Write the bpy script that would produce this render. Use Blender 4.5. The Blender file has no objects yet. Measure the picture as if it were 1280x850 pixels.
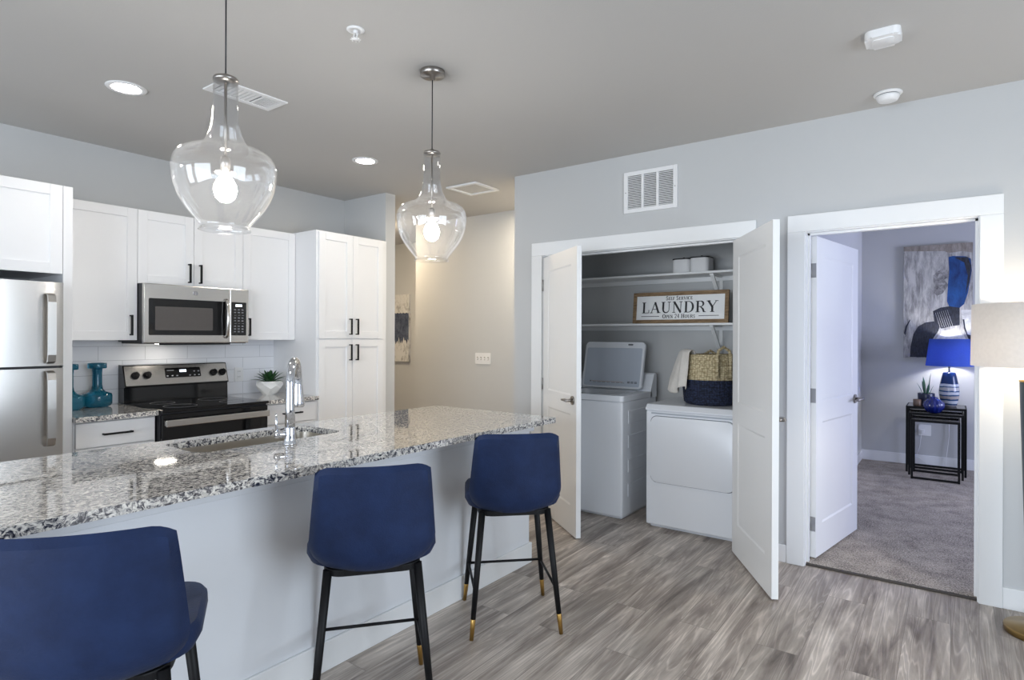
import bpy, bmesh, math, random
from mathutils import Vector, Matrix
random.seed(7)
C = bpy.context.scene.collection
PI = math.pi
# ------------------------------------------------------------------ camera, world, lights, exposure
sc = bpy.context.scene
cd = bpy.data.cameras.new('camera'); cam = bpy.data.objects.new('camera', cd); C.objects.link(cam)
cd.sensor_width = 36.0; cd.lens = 749.1 / 1280 * 36.0; cd.shift_y = -4.4 / 1280; cd.clip_start = 0.02
M = Matrix.Rotation(math.radians(36.27), 4, 'Z') @ Matrix.Rotation(PI / 2, 4, 'X') @ Matrix.Rotation(0.004, 4, 'Z')
cam.matrix_world = Matrix.Translation((0, 0, 1.408)) @ M
sc.camera = cam
vs = sc.view_settings
vs.view_transform = 'Standard'; vs.look = 'None'; vs.gamma = 1.0; vs.use_curve_mapping = False; vs.exposure = 0.25
w = bpy.data.worlds.new('world'); sc.world = w; w.use_nodes = True
w.node_tree.nodes['Background'].inputs[0].default_value = (0.62, 0.75, 1.0, 1); w.node_tree.nodes['Background'].inputs[1].default_value = 1.2
sc.cycles.max_bounces = 10; sc.cycles.diffuse_bounces = 5; sc.cycles.transparent_max_bounces = 16
sc.cycles.sample_clamp_indirect = 6.0; sc.cycles.caustics_reflective = False; sc.cycles.caustics_refractive = False
H = 2.743
def area(name, loc, rot, sx, sy, watts, col):
    l = bpy.data.lights.new(name, 'AREA'); l.shape = 'RECTANGLE'; l.size = sx; l.size_y = sy; l.energy = watts; l.color = col
    o = bpy.data.objects.new(name, l); C.objects.link(o); o.location = loc; o.rotation_euler = rot
    return o
# daylight entering through the windows behind and beside the camera, and the bedroom's own window
area('window_daylight', (-0.9, -3.32, 1.25), (PI / 2, 0, 0), 3.0, 2.1, 120, (0.84, 0.92, 1.0))
area('window_daylight', (-3.6, -3.32, 1.35), (PI / 2, 0, 0), 1.2, 1.9, 40, (0.84, 0.92, 1.0))
area('window_daylight', (2.62, 1.3, 1.45), (PI / 2, 0, PI / 2), 2.2, 1.7, 70, (0.80, 0.90, 1.0))
area('window_daylight', (3.02, 6.5, 1.5), (PI / 2, 0, PI / 2), 1.6, 1.5, 80, (0.62, 0.68, 1.0))

# ------------------------------------------------------------------ helpers
def lin(c):
    c = c / 255.0
    return c / 12.92 if c <= 0.04045 else ((c + 0.055) / 1.055) ** 2.4
def rgb(r, g, b): return (lin(r), lin(g), lin(b), 1)
def nmat(name):
    m = bpy.data.materials.new(name); m.use_nodes = True
    return m, m.node_tree.nodes, m.node_tree.links, m.node_tree.nodes['Principled BSDF']
def mat(name, col, rough=0.5, metal=0.0, noise=None, bump=None, **kw):
    """noise=(scale, amount): slight colour mottling; bump=(scale, strength)"""
    m, N, L, p = nmat(name)
    p.inputs['Base Color'].default_value = col; p.inputs['Roughness'].default_value = rough; p.inputs['Metallic'].default_value = metal
    for k, v in kw.items(): p.inputs[k.replace('_', ' ')].default_value = v
    tc = N.new('ShaderNodeTexCoord')
    if noise:
        n = N.new('ShaderNodeTexNoise'); n.inputs['Scale'].default_value = noise[0]; n.inputs['Detail'].default_value = 5
        L.new(tc.outputs['Object'], n.inputs['Vector'])
        mx = N.new('ShaderNodeMix'); mx.data_type = 'RGBA'
        a = noise[1]
        mx.inputs[6].default_value = tuple(x * (1 - a) for x in col[:3]) + (1,); mx.inputs[7].default_value = tuple(min(1, x * (1 + a)) for x in col[:3]) + (1,)
        L.new(n.outputs['Fac'], mx.inputs[0]); L.new(mx.outputs[2], p.inputs['Base Color'])
    if bump:
        n2 = N.new('ShaderNodeTexNoise'); n2.inputs['Scale'].default_value = bump[0]; n2.inputs['Detail'].default_value = 3
        L.new(tc.outputs['Object'], n2.inputs['Vector'])
        b = N.new('ShaderNodeBump'); b.inputs['Strength'].default_value = bump[1]; b.inputs['Distance'].default_value = 0.004
        L.new(n2.outputs['Fac'], b.inputs['Height']); L.new(b.outputs['Normal'], p.inputs['Normal'])
    return m
def emit(name, col, s):
    m, N, L, p = nmat(name)
    p.inputs['Base Color'].default_value = (0.8, 0.8, 0.8, 1); p.inputs['Emission Color'].default_value = col; p.inputs['Emission Strength'].default_value = s
    return m
def ramp(N, stops, interp='LINEAR'):
    r = N.new('ShaderNodeValToRGB'); r.color_ramp.interpolation = interp
    e = r.color_ramp.elements
    e[0].position, e[0].color = stops[0]; e[1].position, e[1].color = stops[1]
    for pos, c in stops[2:]:
        x = e.new(pos); x.color = c
    return r

WALL = mat('wall_paint', rgb(193, 194, 194), 0.75, noise=(1.5, 0.02), bump=(180, 0.12))
CEIL = mat('ceiling_paint', rgb(190, 188, 185), 0.85, noise=(1.5, 0.02), bump=(150, 0.15))
TRIM = mat('trim_paint', rgb(232, 233, 233), 0.38, noise=(3, 0.01))
DOOR = mat('door_paint', rgb(238, 238, 237), 0.42, noise=(3, 0.01))
CAB = mat('cabinet_paint', rgb(236, 236, 237), 0.4, noise=(3, 0.01))
ISL = mat('island_paint', rgb(224, 226, 229), 0.5, noise=(2, 0.015), bump=(160, 0.06))
BLACK = mat('black_metal', rgb(14, 14, 16), 0.5, 0.0, noise=(20, 0.05), Specular_IOR_Level=.25)
BRASS = mat('brass', rgb(196, 158, 92), 0.28, 1.0, noise=(25, 0.06))
CHROME = mat('chrome', rgb(215, 218, 224), 0.08, 1.0, noise=(10, 0.02))
NICKEL = mat('satin_nickel', rgb(160, 155, 150), 0.3, 1.0, noise=(25, 0.04))
HINGE = mat('hinge_metal', rgb(170, 170, 170), 0.4, 0.9, noise=(25, 0.05))
BGLASS = mat('black_glass', rgb(14, 14, 16), 0.05, 0.0, noise=(3, 0.05))
BPRINT = mat('burner_print', rgb(90, 90, 94), .3, noise=(30, .05))
RBTN = mat('range_button_print', rgb(150, 152, 156), .5, noise=(30, .05))
DARK = mat('dark_plastic', rgb(36, 36, 40), 0.45, noise=(30, 0.06))
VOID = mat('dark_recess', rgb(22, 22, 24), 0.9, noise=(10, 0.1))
WPLAST = mat('white_plastic', rgb(232, 232, 232), 0.4, noise=(6, 0.01))
APPL = mat('appliance_enamel', rgb(235, 238, 243), 0.25, noise=(3, 0.008))
GLOWW = emit('display_glow', (0.75, 0.85, 1, 1), 3.0)

def steel_mat():
    m, N, L, p = nmat('brushed_steel')
    p.inputs['Base Color'].default_value = rgb(206, 203, 199); p.inputs['Metallic'].default_value = 1.0
    tc = N.new('ShaderNodeTexCoord'); mp = N.new('ShaderNodeMapping'); mp.inputs['Scale'].default_value = (3, 3, 220)
    n = N.new('ShaderNodeTexNoise'); n.inputs['Scale'].default_value = 3; n.inputs['Detail'].default_value = 4
    L.new(tc.outputs['Object'], mp.inputs['Vector']); L.new(mp.outputs[0], n.inputs['Vector'])
    r = ramp(N, [(0.3, (0.235, 0.235, 0.235, 1)), (0.7, (0.265, 0.265, 0.265, 1))]); L.new(n.outputs['Fac'], r.inputs[0]); L.new(r.outputs[0], p.inputs['Roughness'])
    return m
STEEL = steel_mat()

def floor_mat():
    m, N, L, p = nmat('vinyl_plank')
    tc = N.new('ShaderNodeTexCoord'); mp = N.new('ShaderNodeMapping'); mp.inputs['Rotation'].default_value = (0, 0, PI / 2)
    L.new(tc.outputs['Object'], mp.inputs['Vector'])
    br = N.new('ShaderNodeTexBrick'); br.offset = 0.37; br.offset_frequency = 2
    for k, v in (('Scale', 1.0), ('Mortar Size', 0.0012), ('Mortar Smooth', 0.2), ('Brick Width', 1.22), ('Row Height', 0.18), ('Bias', 0.0)): br.inputs[k].default_value = v
    br.inputs['Color1'].default_value = (0.0, 0.0, 0.0, 1); br.inputs['Color2'].default_value = (1, 1, 1, 1); br.inputs['Mortar'].default_value = (0.5, 0.5, 0.5, 1)
    L.new(mp.outputs[0], br.inputs['Vector'])
    # each plank offsets the grain pattern
    sep = N.new('ShaderNodeSeparateColor'); L.new(br.outputs['Color'], sep.inputs[0])
    off = N.new('ShaderNodeCombineXYZ'); mu = N.new('ShaderNodeMath'); mu.operation = 'MULTIPLY'; mu.inputs[1].default_value = 37.0
    L.new(sep.outputs[0], mu.inputs[0]); L.new(mu.outputs[0], off.inputs[0]); L.new(mu.outputs[0], off.inputs[1])
    ad = N.new('ShaderNodeVectorMath'); L.new(tc.outputs['Object'], ad.inputs[0]); L.new(off.outputs[0], ad.inputs[1])
    m2 = N.new('ShaderNodeMapping'); m2.inputs['Scale'].default_value = (8, 0.85, 1); L.new(ad.outputs[0], m2.inputs['Vector'])
    g = N.new('ShaderNodeTexNoise'); g.inputs['Scale'].default_value = 1.6; g.inputs['Detail'].default_value = 8; g.inputs['Roughness'].default_value = 0.62; g.inputs['Distortion'].default_value = 0.6
    L.new(m2.outputs[0], g.inputs['Vector'])
    r = ramp(N, [(0.3, rgb(112, 104, 98)), (0.7, rgb(208, 201, 194)), (0.43, rgb(152, 144, 138)), (0.56, rgb(182, 175, 168))])
    L.new(g.outputs['Fac'], r.inputs[0])
    # cathedral grain lines
    m3 = N.new('ShaderNodeMapping'); m3.inputs['Scale'].default_value = (11, 0.6, 1); L.new(ad.outputs[0], m3.inputs['Vector'])
    g2 = N.new('ShaderNodeTexNoise'); g2.inputs['Scale'].default_value = 1.0; g2.inputs['Detail'].default_value = 2; g2.inputs['Distortion'].default_value = 1.2
    L.new(m3.outputs[0], g2.inputs['Vector'])
    sn = N.new('ShaderNodeMath'); sn.operation = 'MULTIPLY'; sn.inputs[1].default_value = 60.0; L.new(g2.outputs['Fac'], sn.inputs[0])
    s2 = N.new('ShaderNodeMath'); s2.operation = 'SINE'; L.new(sn.outputs[0], s2.inputs[0])
    r2 = ramp(N, [(0.0, (0.80, 0.79, 0.78, 1)), (0.75, (1.0, 1.0, 1.0, 1)), (1.0, (1.2, 1.2, 1.2, 1))]); L.new(s2.outputs[0], r2.inputs[0])
    mx = N.new('ShaderNodeMix'); mx.data_type = 'RGBA'; mx.blend_type = 'MULTIPLY'; mx.inputs[0].default_value = 0.8
    L.new(r.outputs[0], mx.inputs[6]); L.new(r2.outputs[0], mx.inputs[7])
    # broad smoky patches
    m4 = N.new('ShaderNodeMapping'); m4.inputs['Scale'].default_value = (3.2, 1.1, 1); L.new(ad.outputs[0], m4.inputs['Vector'])
    g4 = N.new('ShaderNodeTexNoise'); g4.inputs['Scale'].default_value = 1.3; g4.inputs['Detail'].default_value = 4; L.new(m4.outputs[0], g4.inputs['Vector'])
    r4 = ramp(N, [(0.32, (0.72, 0.70, 0.68, 1)), (0.66, (1.16, 1.15, 1.14, 1))]); L.new(g4.outputs['Fac'], r4.inputs[0])
    mx4 = N.new('ShaderNodeMix'); mx4.data_type = 'RGBA'; mx4.blend_type = 'MULTIPLY'; mx4.inputs[0].default_value = 1.0
    L.new(mx.outputs[2], mx4.inputs[6]); L.new(r4.outputs[0], mx4.inputs[7]); mx = mx4
    # per plank tone
    r3 = ramp(N, [(0.0, (0.94, 0.915, 0.89, 1)), (1.0, (1.26, 1.235, 1.215, 1))]); L.new(sep.outputs[0], r3.inputs[0])
    mx2 = N.new('ShaderNodeMix'); mx2.data_type = 'RGBA'; mx2.blend_type = 'MULTIPLY'; mx2.inputs[0].default_value = 1.0
    L.new(mx.outputs[2], mx2.inputs[6]); L.new(r3.outputs[0], mx2.inputs[7])
    # seams
    mx3 = N.new('ShaderNodeMix'); mx3.data_type = 'RGBA'; mx3.inputs[7].default_value = rgb(84, 78, 74)
    ms = N.new('ShaderNodeMath'); ms.operation = 'MULTIPLY'; ms.inputs[1].default_value = 0.6; L.new(br.outputs['Fac'], ms.inputs[0])
    L.new(ms.outputs[0], mx3.inputs[0]); L.new(mx2.outputs[2], mx3.inputs[6]); L.new(mx3.outputs[2], p.inputs['Base Color'])
    p.inputs['Roughness'].default_value = 0.42
    b = N.new('ShaderNodeBump'); b.inputs['Strength'].default_value = 0.12; b.inputs['Distance'].default_value = 0.003
    L.new(s2.outputs[0], b.inputs['Height']); L.new(b.outputs['Normal'], p.inputs['Normal'])
    return m
FLOOR = floor_mat()

def carpet_mat():
    m, N, L, p = nmat('carpet_pile')
    tc = N.new('ShaderNodeTexCoord')
    n = N.new('ShaderNodeTexNoise'); n.inputs['Scale'].default_value = 130; n.inputs['Detail'].default_value = 3; L.new(tc.outputs['Object'], n.inputs['Vector'])
    n2 = N.new('ShaderNodeTexNoise'); n2.inputs['Scale'].default_value = 7; n2.inputs['Detail'].default_value = 5; L.new(tc.outputs['Object'], n2.inputs['Vector'])
    ad = N.new('ShaderNodeMath'); ad.operation = 'MULTIPLY_ADD'; ad.inputs[1].default_value = 0.35; L.new(n2.outputs['Fac'], ad.inputs[0]); L.new(n.outputs['Fac'], ad.inputs[2])
    r = ramp(N, [(0.45, rgb(78, 72, 68)), (0.85, rgb(206, 194, 180))]); L.new(ad.outputs[0], r.inputs[0]); L.new(r.outputs[0], p.inputs['Base Color'])
    p.inputs['Roughness'].default_value = 1.0
    b = N.new('ShaderNodeBump'); b.inputs['Strength'].default_value = 0.8; b.inputs['Distance'].default_value = 0.01
    L.new(n.outputs['Fac'], b.inputs['Height']); L.new(b.outputs['Normal'], p.inputs['Normal'])
    return m
CARPET = carpet_mat()

def granite_mat():
    m, N, L, p = nmat('granite')
    tc = N.new('ShaderNodeTexCoord')
    wn = N.new('ShaderNodeTexNoise'); wn.inputs['Scale'].default_value = 14; wn.inputs['Detail'].default_value = 3; L.new(tc.outputs['Object'], wn.inputs['Vector'])
    wa = N.new('ShaderNodeMix'); wa.data_type = 'VECTOR'; wa.inputs[0].default_value = 0.06
    L.new(tc.outputs['Object'], wa.inputs[4]); L.new(wn.outputs['Color'], wa.inputs[5])
    mp = N.new('ShaderNodeMapping'); mp.inputs['Scale'].default_value = (1.25, 0.8, 1.0); mp.inputs['Rotation'].default_value = (0.3, 0.2, 0.35); L.new(wa.outputs[1], mp.inputs['Vector'])
    n1 = N.new('ShaderNodeTexNoise'); n1.inputs['Scale'].default_value = 90; n1.inputs['Detail'].default_value = 5; n1.inputs['Roughness'].default_value = 0.62; n1.inputs['Distortion'].default_value = 0.8
    L.new(mp.outputs[0], n1.inputs['Vector'])
    r1 = ramp(N, [(0.39, rgb(34, 38, 52)), (0.63, rgb(246, 242, 234)), (0.455, rgb(112, 112, 118)), (0.51, rgb(210, 205, 197))])
    L.new(n1.outputs['Fac'], r1.inputs[0])
    v = N.new('ShaderNodeTexVoronoi'); v.inputs['Scale'].default_value = 110; L.new(mp.outputs[0], v.inputs['Vector'])
    sp = N.new('ShaderNodeSeparateColor'); L.new(v.outputs['Color'], sp.inputs[0])
    r2 = ramp(N, [(0.0, (0.45, 0.46, 0.5, 1)), (0.24, (1, 1, 1, 1))], 'CONSTANT'); L.new(sp.outputs[0], r2.inputs[0])
    mx = N.new('ShaderNodeMix'); mx.data_type = 'RGBA'; mx.blend_type = 'MULTIPLY'; mx.inputs[0].default_value = 0.55
    L.new(r1.outputs[0], mx.inputs[6]); L.new(r2.outputs[0], mx.inputs[7])
    L.new(mx.outputs[2], p.inputs['Base Color'])
    p.inputs['Roughness'].default_value = 0.05; p.inputs['IOR'].default_value = 1.75; p.inputs['Coat Weight'].default_value = 0.6; p.inputs['Coat IOR'].default_value = 1.8; p.inputs['Coat Roughness'].default_value = 0.02
    return m
GRANITE = granite_mat()

def tile_mat():
    m, N, L, p = nmat('backsplash_tile')
    tc = N.new('ShaderNodeTexCoord'); sx = N.new('ShaderNodeSeparateXYZ'); L.new(tc.outputs['Object'], sx.inputs[0])
    cx = N.new('ShaderNodeCombineXYZ'); L.new(sx.outputs[1], cx.inputs[0]); L.new(sx.outputs[2], cx.inputs[1])
    br = N.new('ShaderNodeTexBrick')
    for k, v in (('Scale', 1.0), ('Mortar Size', 0.0018), ('Brick Width', 0.305), ('Row Height', 0.102)): br.inputs[k].default_value = v
    br.inputs['Color1'].default_value = rgb(238, 239, 243); br.inputs['Color2'].default_value = rgb(230, 231, 236); br.inputs['Mortar'].default_value = rgb(196, 197, 202)
    L.new(cx.outputs[0], br.inputs['Vector']); L.new(br.outputs['Color'], p.inputs['Base Color'])
    p.inputs['Roughness'].default_value = 0.22
    b = N.new('ShaderNodeBump'); b.inputs['Strength'].default_value = 0.25; b.inputs['Distance'].default_value = 0.002; b.invert = True
    L.new(br.outputs['Fac'], b.inputs['Height']); L.new(b.outputs['Normal'], p.inputs['Normal'])
    return m
TILE = tile_mat()

def fabric_mat(name, c1, c2, scale=140, rough=0.75, sheen=0.25):
    m, N, L, p = nmat(name)
    tc = N.new('ShaderNodeTexCoord')
    n = N.new('ShaderNodeTexNoise'); n.inputs['Scale'].default_value = 9; n.inputs['Detail'].default_value = 7; n.inputs['Roughness'].default_value = 0.65; L.new(tc.outputs['Object'], n.inputs['Vector'])
    r = ramp(N, [(0.3, c1), (0.7, c2)]); L.new(n.outputs['Fac'], r.inputs[0]); L.new(r.outputs[0], p.inputs['Base Color'])
    p.inputs['Roughness'].default_value = rough; p.inputs['Sheen Weight'].default_value = sheen; p.inputs['Specular IOR Level'].default_value = .25
    n2 = N.new('ShaderNodeTexNoise'); n2.inputs['Scale'].default_value = scale; n2.inputs['Detail'].default_value = 3; L.new(tc.outputs['Object'], n2.inputs['Vector'])
    b = N.new('ShaderNodeBump'); b.inputs['Strength'].default_value = 0.25; b.inputs['Distance'].default_value = 0.003
    L.new(n2.outputs['Fac'], b.inputs['Height']); L.new(b.outputs['Normal'], p.inputs['Normal'])
    return m
NAVY = fabric_mat('navy_upholstery', rgb(19, 34, 66), rgb(27, 45, 82), 160, 0.55, 0.04)
TOWEL = fabric_mat('towel_cotton', rgb(206, 200, 192), rgb(226, 221, 214), 220, 0.95)

def thin_glass(name, tint=(1, 1, 1, 1), ior=1.5, gain=1.0):
    m = bpy.data.materials.new(name); m.use_nodes = True; N, L = m.node_tree.nodes, m.node_tree.links
    N.remove(N['Principled BSDF']); out = N['Material Output']
    t = N.new('ShaderNodeBsdfTransparent'); t.inputs[0].default_value = tint
    g = N.new('ShaderNodeBsdfGlossy'); g.inputs['Roughness'].default_value = 0.02; g.inputs[0].default_value = (gain, gain, gain, 1)
    lw = N.new('ShaderNodeLayerWeight'); lw.inputs[0].default_value = 0.5
    pw = N.new('ShaderNodeMath'); pw.operation = 'POWER'; pw.inputs[1].default_value = 3.2; L.new(lw.outputs['Facing'], pw.inputs[0])
    f = N.new('ShaderNodeMath'); f.operation = 'MULTIPLY_ADD'; f.inputs[1].default_value = 0.85; f.inputs[2].default_value = 0.045; L.new(pw.outputs[0], f.inputs[0])
    mx = N.new('ShaderNodeMixShader'); L.new(f.outputs[0], mx.inputs[0]); L.new(t.outputs[0], mx.inputs[1]); L.new(g.outputs[0], mx.inputs[2])
    # translucent share added so the glass imitates the bulb's glare as a veil
    d = N.new('ShaderNodeBsdfTranslucent'); m2 = N.new('ShaderNodeMixShader'); m2.inputs[0].default_value = 0.014
    L.new(mx.outputs[0], m2.inputs[1]); L.new(d.outputs[0], m2.inputs[2]); L.new(m2.outputs[0], out.inputs[0])
    return m
GLASS = thin_glass('clear_glass', (0.95, 0.955, 0.96, 1), 1.5, 1.0)
BULB = emit('bulb_glow', (1.0, 0.95, 0.88, 1), 130)
DOWN = emit('downlight_glow', (1.0, 0.94, 0.86, 1), 110)

def translucent(name, col, trans=0.5):
    m = bpy.data.materials.new(name); m.use_nodes = True; N, L = m.node_tree.nodes, m.node_tree.links
    N.remove(N['Principled BSDF']); out = N['Material Output']
    d = N.new('ShaderNodeBsdfDiffuse'); t = N.new('ShaderNodeBsdfTranslucent')
    tc = N.new('ShaderNodeTexCoord'); n = N.new('ShaderNodeTexNoise'); n.inputs['Scale'].default_value = 60; n.inputs['Detail'].default_value = 4; L.new(tc.outputs['Object'], n.inputs['Vector'])
    r = ramp(N, [(0.3, tuple(x * 0.95 for x in col[:3]) + (1,)), (0.7, col)]); L.new(n.outputs['Fac'], r.inputs[0])
    L.new(r.outputs[0], d.inputs[0]); L.new(r.outputs[0], t.inputs[0])
    mx = N.new('ShaderNodeMixShader'); mx.inputs[0].default_value = trans; L.new(d.outputs[0], mx.inputs[1]); L.new(t.outputs[0], mx.inputs[2]); L.new(mx.outputs[0], out.inputs[0])
    return m

# ---------------------------- geometry helpers
def box(bm, x0, x1, y0, y1, z0, z1, bev=0.0, seg=2, mi=0):
    b = bmesh.new()
    r = bmesh.ops.create_cube(b, size=1.0)
    for v in b.verts:
        v.co = Vector((x0 if v.co.x < 0 else x1, y0 if v.co.y < 0 else y1, z0 if v.co.z < 0 else z1))
    if bev > 0: bmesh.ops.bevel(b, geom=b.edges[:], offset=bev, segments=seg, profile=0.5, affect='EDGES')
    join(bm, b, mi)
    return bm
def join(bm, b, mi=0, mtx=None):
    mp = {}
    for v in b.verts: mp[v] = bm.verts.new(mtx @ v.co if mtx else v.co)
    for f in b.faces:
        try:
            nf = bm.faces.new([mp[v] for v in f.verts]); nf.material_index = mi or f.material_index; nf.smooth = f.smooth
        except ValueError: pass
    b.free()
def frame_of(d):
    d = d.normalized(); u = d.cross(Vector((0, 0, 1)))
    if u.length < 1e-4: u = Vector((1, 0, 0))
    u.normalize(); return u, d.cross(u).normalized()
def tube(bm, pts, rad, seg=12, caps=True, mi=0, scale=(1, 1)):
    pts = [Vector(p) for p in pts]; n = len(pts)
    rs = rad if isinstance(rad, (list, tuple)) else [rad] * n
    rings = []; u = None
    for i, p in enumerate(pts):
        d = (pts[min(i + 1, n - 1)] - pts[max(i - 1, 0)]).normalized()
        if u is None: u, v = frame_of(d)
        else:
            u = (u - d * u.dot(d)).normalized(); v = d.cross(u).normalized()
        rings.append([bm.verts.new(p + (u * math.cos(a) * scale[0] + v * math.sin(a) * scale[1]) * rs[i]) for a in [2 * PI * k / seg for k in range(seg)]])
    for i in range(n - 1):
        for k in range(seg):
            f = bm.faces.new([rings[i][k], rings[i][(k + 1) % seg], rings[i + 1][(k + 1) % seg], rings[i + 1][k]]); f.smooth = True; f.material_index = mi
    if caps:
        for r_ in (rings[0][::-1], rings[-1]):
            f = bm.faces.new(r_); f.material_index = mi
    return bm
def lathe(bm, prof, c=(0, 0, 0), seg=32, mi=None, smooth=True, wob=None):
    c = Vector(c); rings = []
    for (r, z) in prof:
        if r < 1e-5: rings.append([bm.verts.new(c + Vector((0, 0, z)))])
        else:
            row = []
            for k in range(seg):
                a = 2 * PI * k / seg; rr = r * (wob(a, z) if wob else 1)
                row.append(bm.verts.new(c + Vector((rr * math.cos(a), rr * math.sin(a), z))))
            rings.append(row)
    for i in range(len(prof) - 1):
        A, B = rings[i], rings[i + 1]
        for k in range(seg):
            k2 = (k + 1) % seg
            if len(A) == 1 and len(B) == 1: continue
            if len(A) == 1: vs_ = [A[0], B[k2], B[k]]
            elif len(B) == 1: vs_ = [A[k], A[k2], B[0]]
            else: vs_ = [A[k], A[k2], B[k2], B[k]]
            f = bm.faces.new(vs_); f.smooth = smooth
            if mi: f.material_index = mi(i)
    return bm
def rrect(w, h, r, n=6):
    pts = []
    for cx, cy, a0 in ((w / 2 - r, h / 2 - r, 0), (-w / 2 + r, h / 2 - r, PI / 2), (-w / 2 + r, -h / 2 + r, PI), (w / 2 - r, -h / 2 + r, 1.5 * PI)):
        for k in range(n + 1):
            a = a0 + PI / 2 * k / n; pts.append((cx + r * math.cos(a), cy + r * math.sin(a)))
    return pts
def prism(bm, pts, t, mtx=None, bev=0.0, mi=0):
    """extrude a 2D outline (x,y) by t along z, then place by mtx"""
    b = bmesh.new()
    lo = [b.verts.new((x, y, 0)) for x, y in pts]; hi = [b.verts.new((x, y, t)) for x, y in pts]
    b.faces.new(lo[::-1]); top = b.faces.new(hi)
    n = len(pts)
    for i in range(n): b.faces.new([lo[i], lo[(i + 1) % n], hi[(i + 1) % n], hi[i]])
    if bev > 0: bmesh.ops.bevel(b, geom=list(top.edges), offset=bev, segments=2, profile=0.5, affect='EDGES')
    join(bm, b, mi, mtx)
    return bm
def obj(name, bm, m, parent=None, smooth=None, loc=None):
    bmesh.ops.recalc_face_normals(bm, faces=bm.faces[:])
    me = bpy.data.meshes.new(name)
    if smooth is not None:
        for f in bm.faces: f.smooth = smooth
    bm.to_mesh(me); bm.free()
    for x in (m if isinstance(m, (list, tuple)) else [m]): me.materials.append(x)
    if smooth and hasattr(me, 'set_sharp_from_angle'): me.set_sharp_from_angle(angle=math.radians(38))
    o = bpy.data.objects.new(name, me); C.objects.link(o)
    if parent: o.parent = parent
    if loc: o.location = loc
    return o
def B(): return bmesh.new()
def tag(o, label, cat=None, group=None, kind=None):
    o['label'] = label
    if cat: o['category'] = cat
    if group: o['group'] = group
    if kind: o['kind'] = kind
    return o
def thing(name, label, cat, loc=(0, 0, 0), rotz=0.0, group=None):
    o = bpy.data.objects.new(name, None); C.objects.link(o); o.empty_display_size = 0.1
    o.location = loc; o.rotation_euler = (0, 0, rotz)
    return tag(o, label, cat, group)
def struct(name, bm, m, label, cat, parent=None):
    o = obj(name, bm, m, parent); tag(o, label, cat, None, 'structure'); return o
def dup(root, loc, rotz, label):
    r = root.copy(); C.objects.link(r); r.location = loc; r.rotation_euler = (0, 0, rotz); r['label'] = label
    for ch in list(root.children):
        c = ch.copy(); C.objects.link(c); c.parent = r
        for g in list(ch.children):
            d = g.copy(); C.objects.link(d); d.parent = c
    return r
def boxes(*bs, bev=0.0):
    bm = B()
    for b in bs: box(bm, *b, bev=bev)
    return bm
YZ = lambda x, y, z: Matrix(((0, 0, 1, x), (1, 0, 0, y), (0, 1, 0, z), (0, 0, 0, 1)))   # outline (u,v)->(y,z), extrudes +x
XZ = lambda x, y, z: Matrix(((1, 0, 0, x), (0, 0, -1, y), (0, 1, 0, z), (0, 0, 0, 1)))  # outline (u,v)->(x,z), extrudes -y
XY = lambda x, y, z: Matrix.Translation((x, y, z))

# ------------------------------------------------------------------ the setting
KX, LY = -4.85, 4.05            # kitchen wall plane, laundry wall plane
struct('floor', boxes((-7.2, 2.85, -3.5, 6.25, -0.1, 0.0)), FLOOR, 'grey wood-look plank floor of the kitchen', 'floor')
struct('floor_bedroom', boxes((-0.84, 3.1, 4.085, 8.1, -0.02, 0.014)), CARPET, 'grey speckled carpet seen through the right doorway', 'carpet')
struct('ceiling', boxes((-7.2, 3.2, -3.5, 8.2, H, H + 0.1)), CEIL, 'light grey painted ceiling', 'ceiling')
struct('wall_left', boxes((KX - 0.12, KX, -3.5, 3.92, 0, H)), WALL, 'grey wall behind the white kitchen cabinets', 'wall')
struct('wall_stub', boxes((KX, -4.255, 3.80, 3.92, 0, H)), WALL, 'short grey wall end beside the tall pantry cabinet', 'wall')
struct('wall_hall', boxes((-5.185, -2.95, 5.11, 5.23, 0, H)), WALL, 'beige lit hallway wall carrying the switch plate', 'wall')
struct('wall_far', boxes((-7.2, -5.0, 6.07, 6.19, 0, H)), WALL, 'hallway end wall carrying the blue and cream canvas', 'wall')
struct('wall_hall_left', boxes((-7.2, -7.08, 3.8, 6.1, 0, H), (-7.2, KX - 0.12, 3.8, 3.92, 0, H)), WALL, 'hallway side wall behind the kitchen', 'wall')
# wall with the laundry closet and bedroom openings
OL0, OL1, OB0, OB1, OH = -2.66, -1.122, -0.724, 0.113, 2.055
struct('wall_back', boxes((-2.95, OL0 - .02, LY, LY + .12, 0, H), (OL0 - .02, OL1 + .02, LY, LY + .12, OH + .02, H), (OL1 + .02, OB0 - .02, LY, LY + .12, 0, H),
       (OB0 - .02, OB1 + .02, LY, LY + .12, OH + .02, H), (OB1 + .02, 2.85, LY, LY + .12, 0, H)), WALL, 'cool grey wall with the laundry closet and bedroom doorways', 'wall')
struct('wall_closet', boxes((-2.95, -2.83, LY + .12, 5.11, 0, H), (-2.83, -0.95, 4.97, 5.09, 0, H), (-0.95, -0.84, LY + .12, 8.1, 0, H)), WALL, 'grey walls inside the laundry closet', 'wall')
struct('wall_bedroom', boxes((-0.84, 3.2, 7.97, 8.1, 0, H)), WALL, 'bluish grey bedroom wall behind the black nesting tables', 'wall')
struct('wall_bedroom_right', boxes((3.08, 3.2, 4.17, 5.6, 0, H), (3.08, 3.2, 7.4, 8.0, 0, H), (3.08, 3.2, 5.6, 7.4, 0, 0.7), (3.08, 3.2, 5.6, 7.4, 2.3, H)), WALL, 'bedroom side wall with a window, out of view', 'wall')
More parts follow.
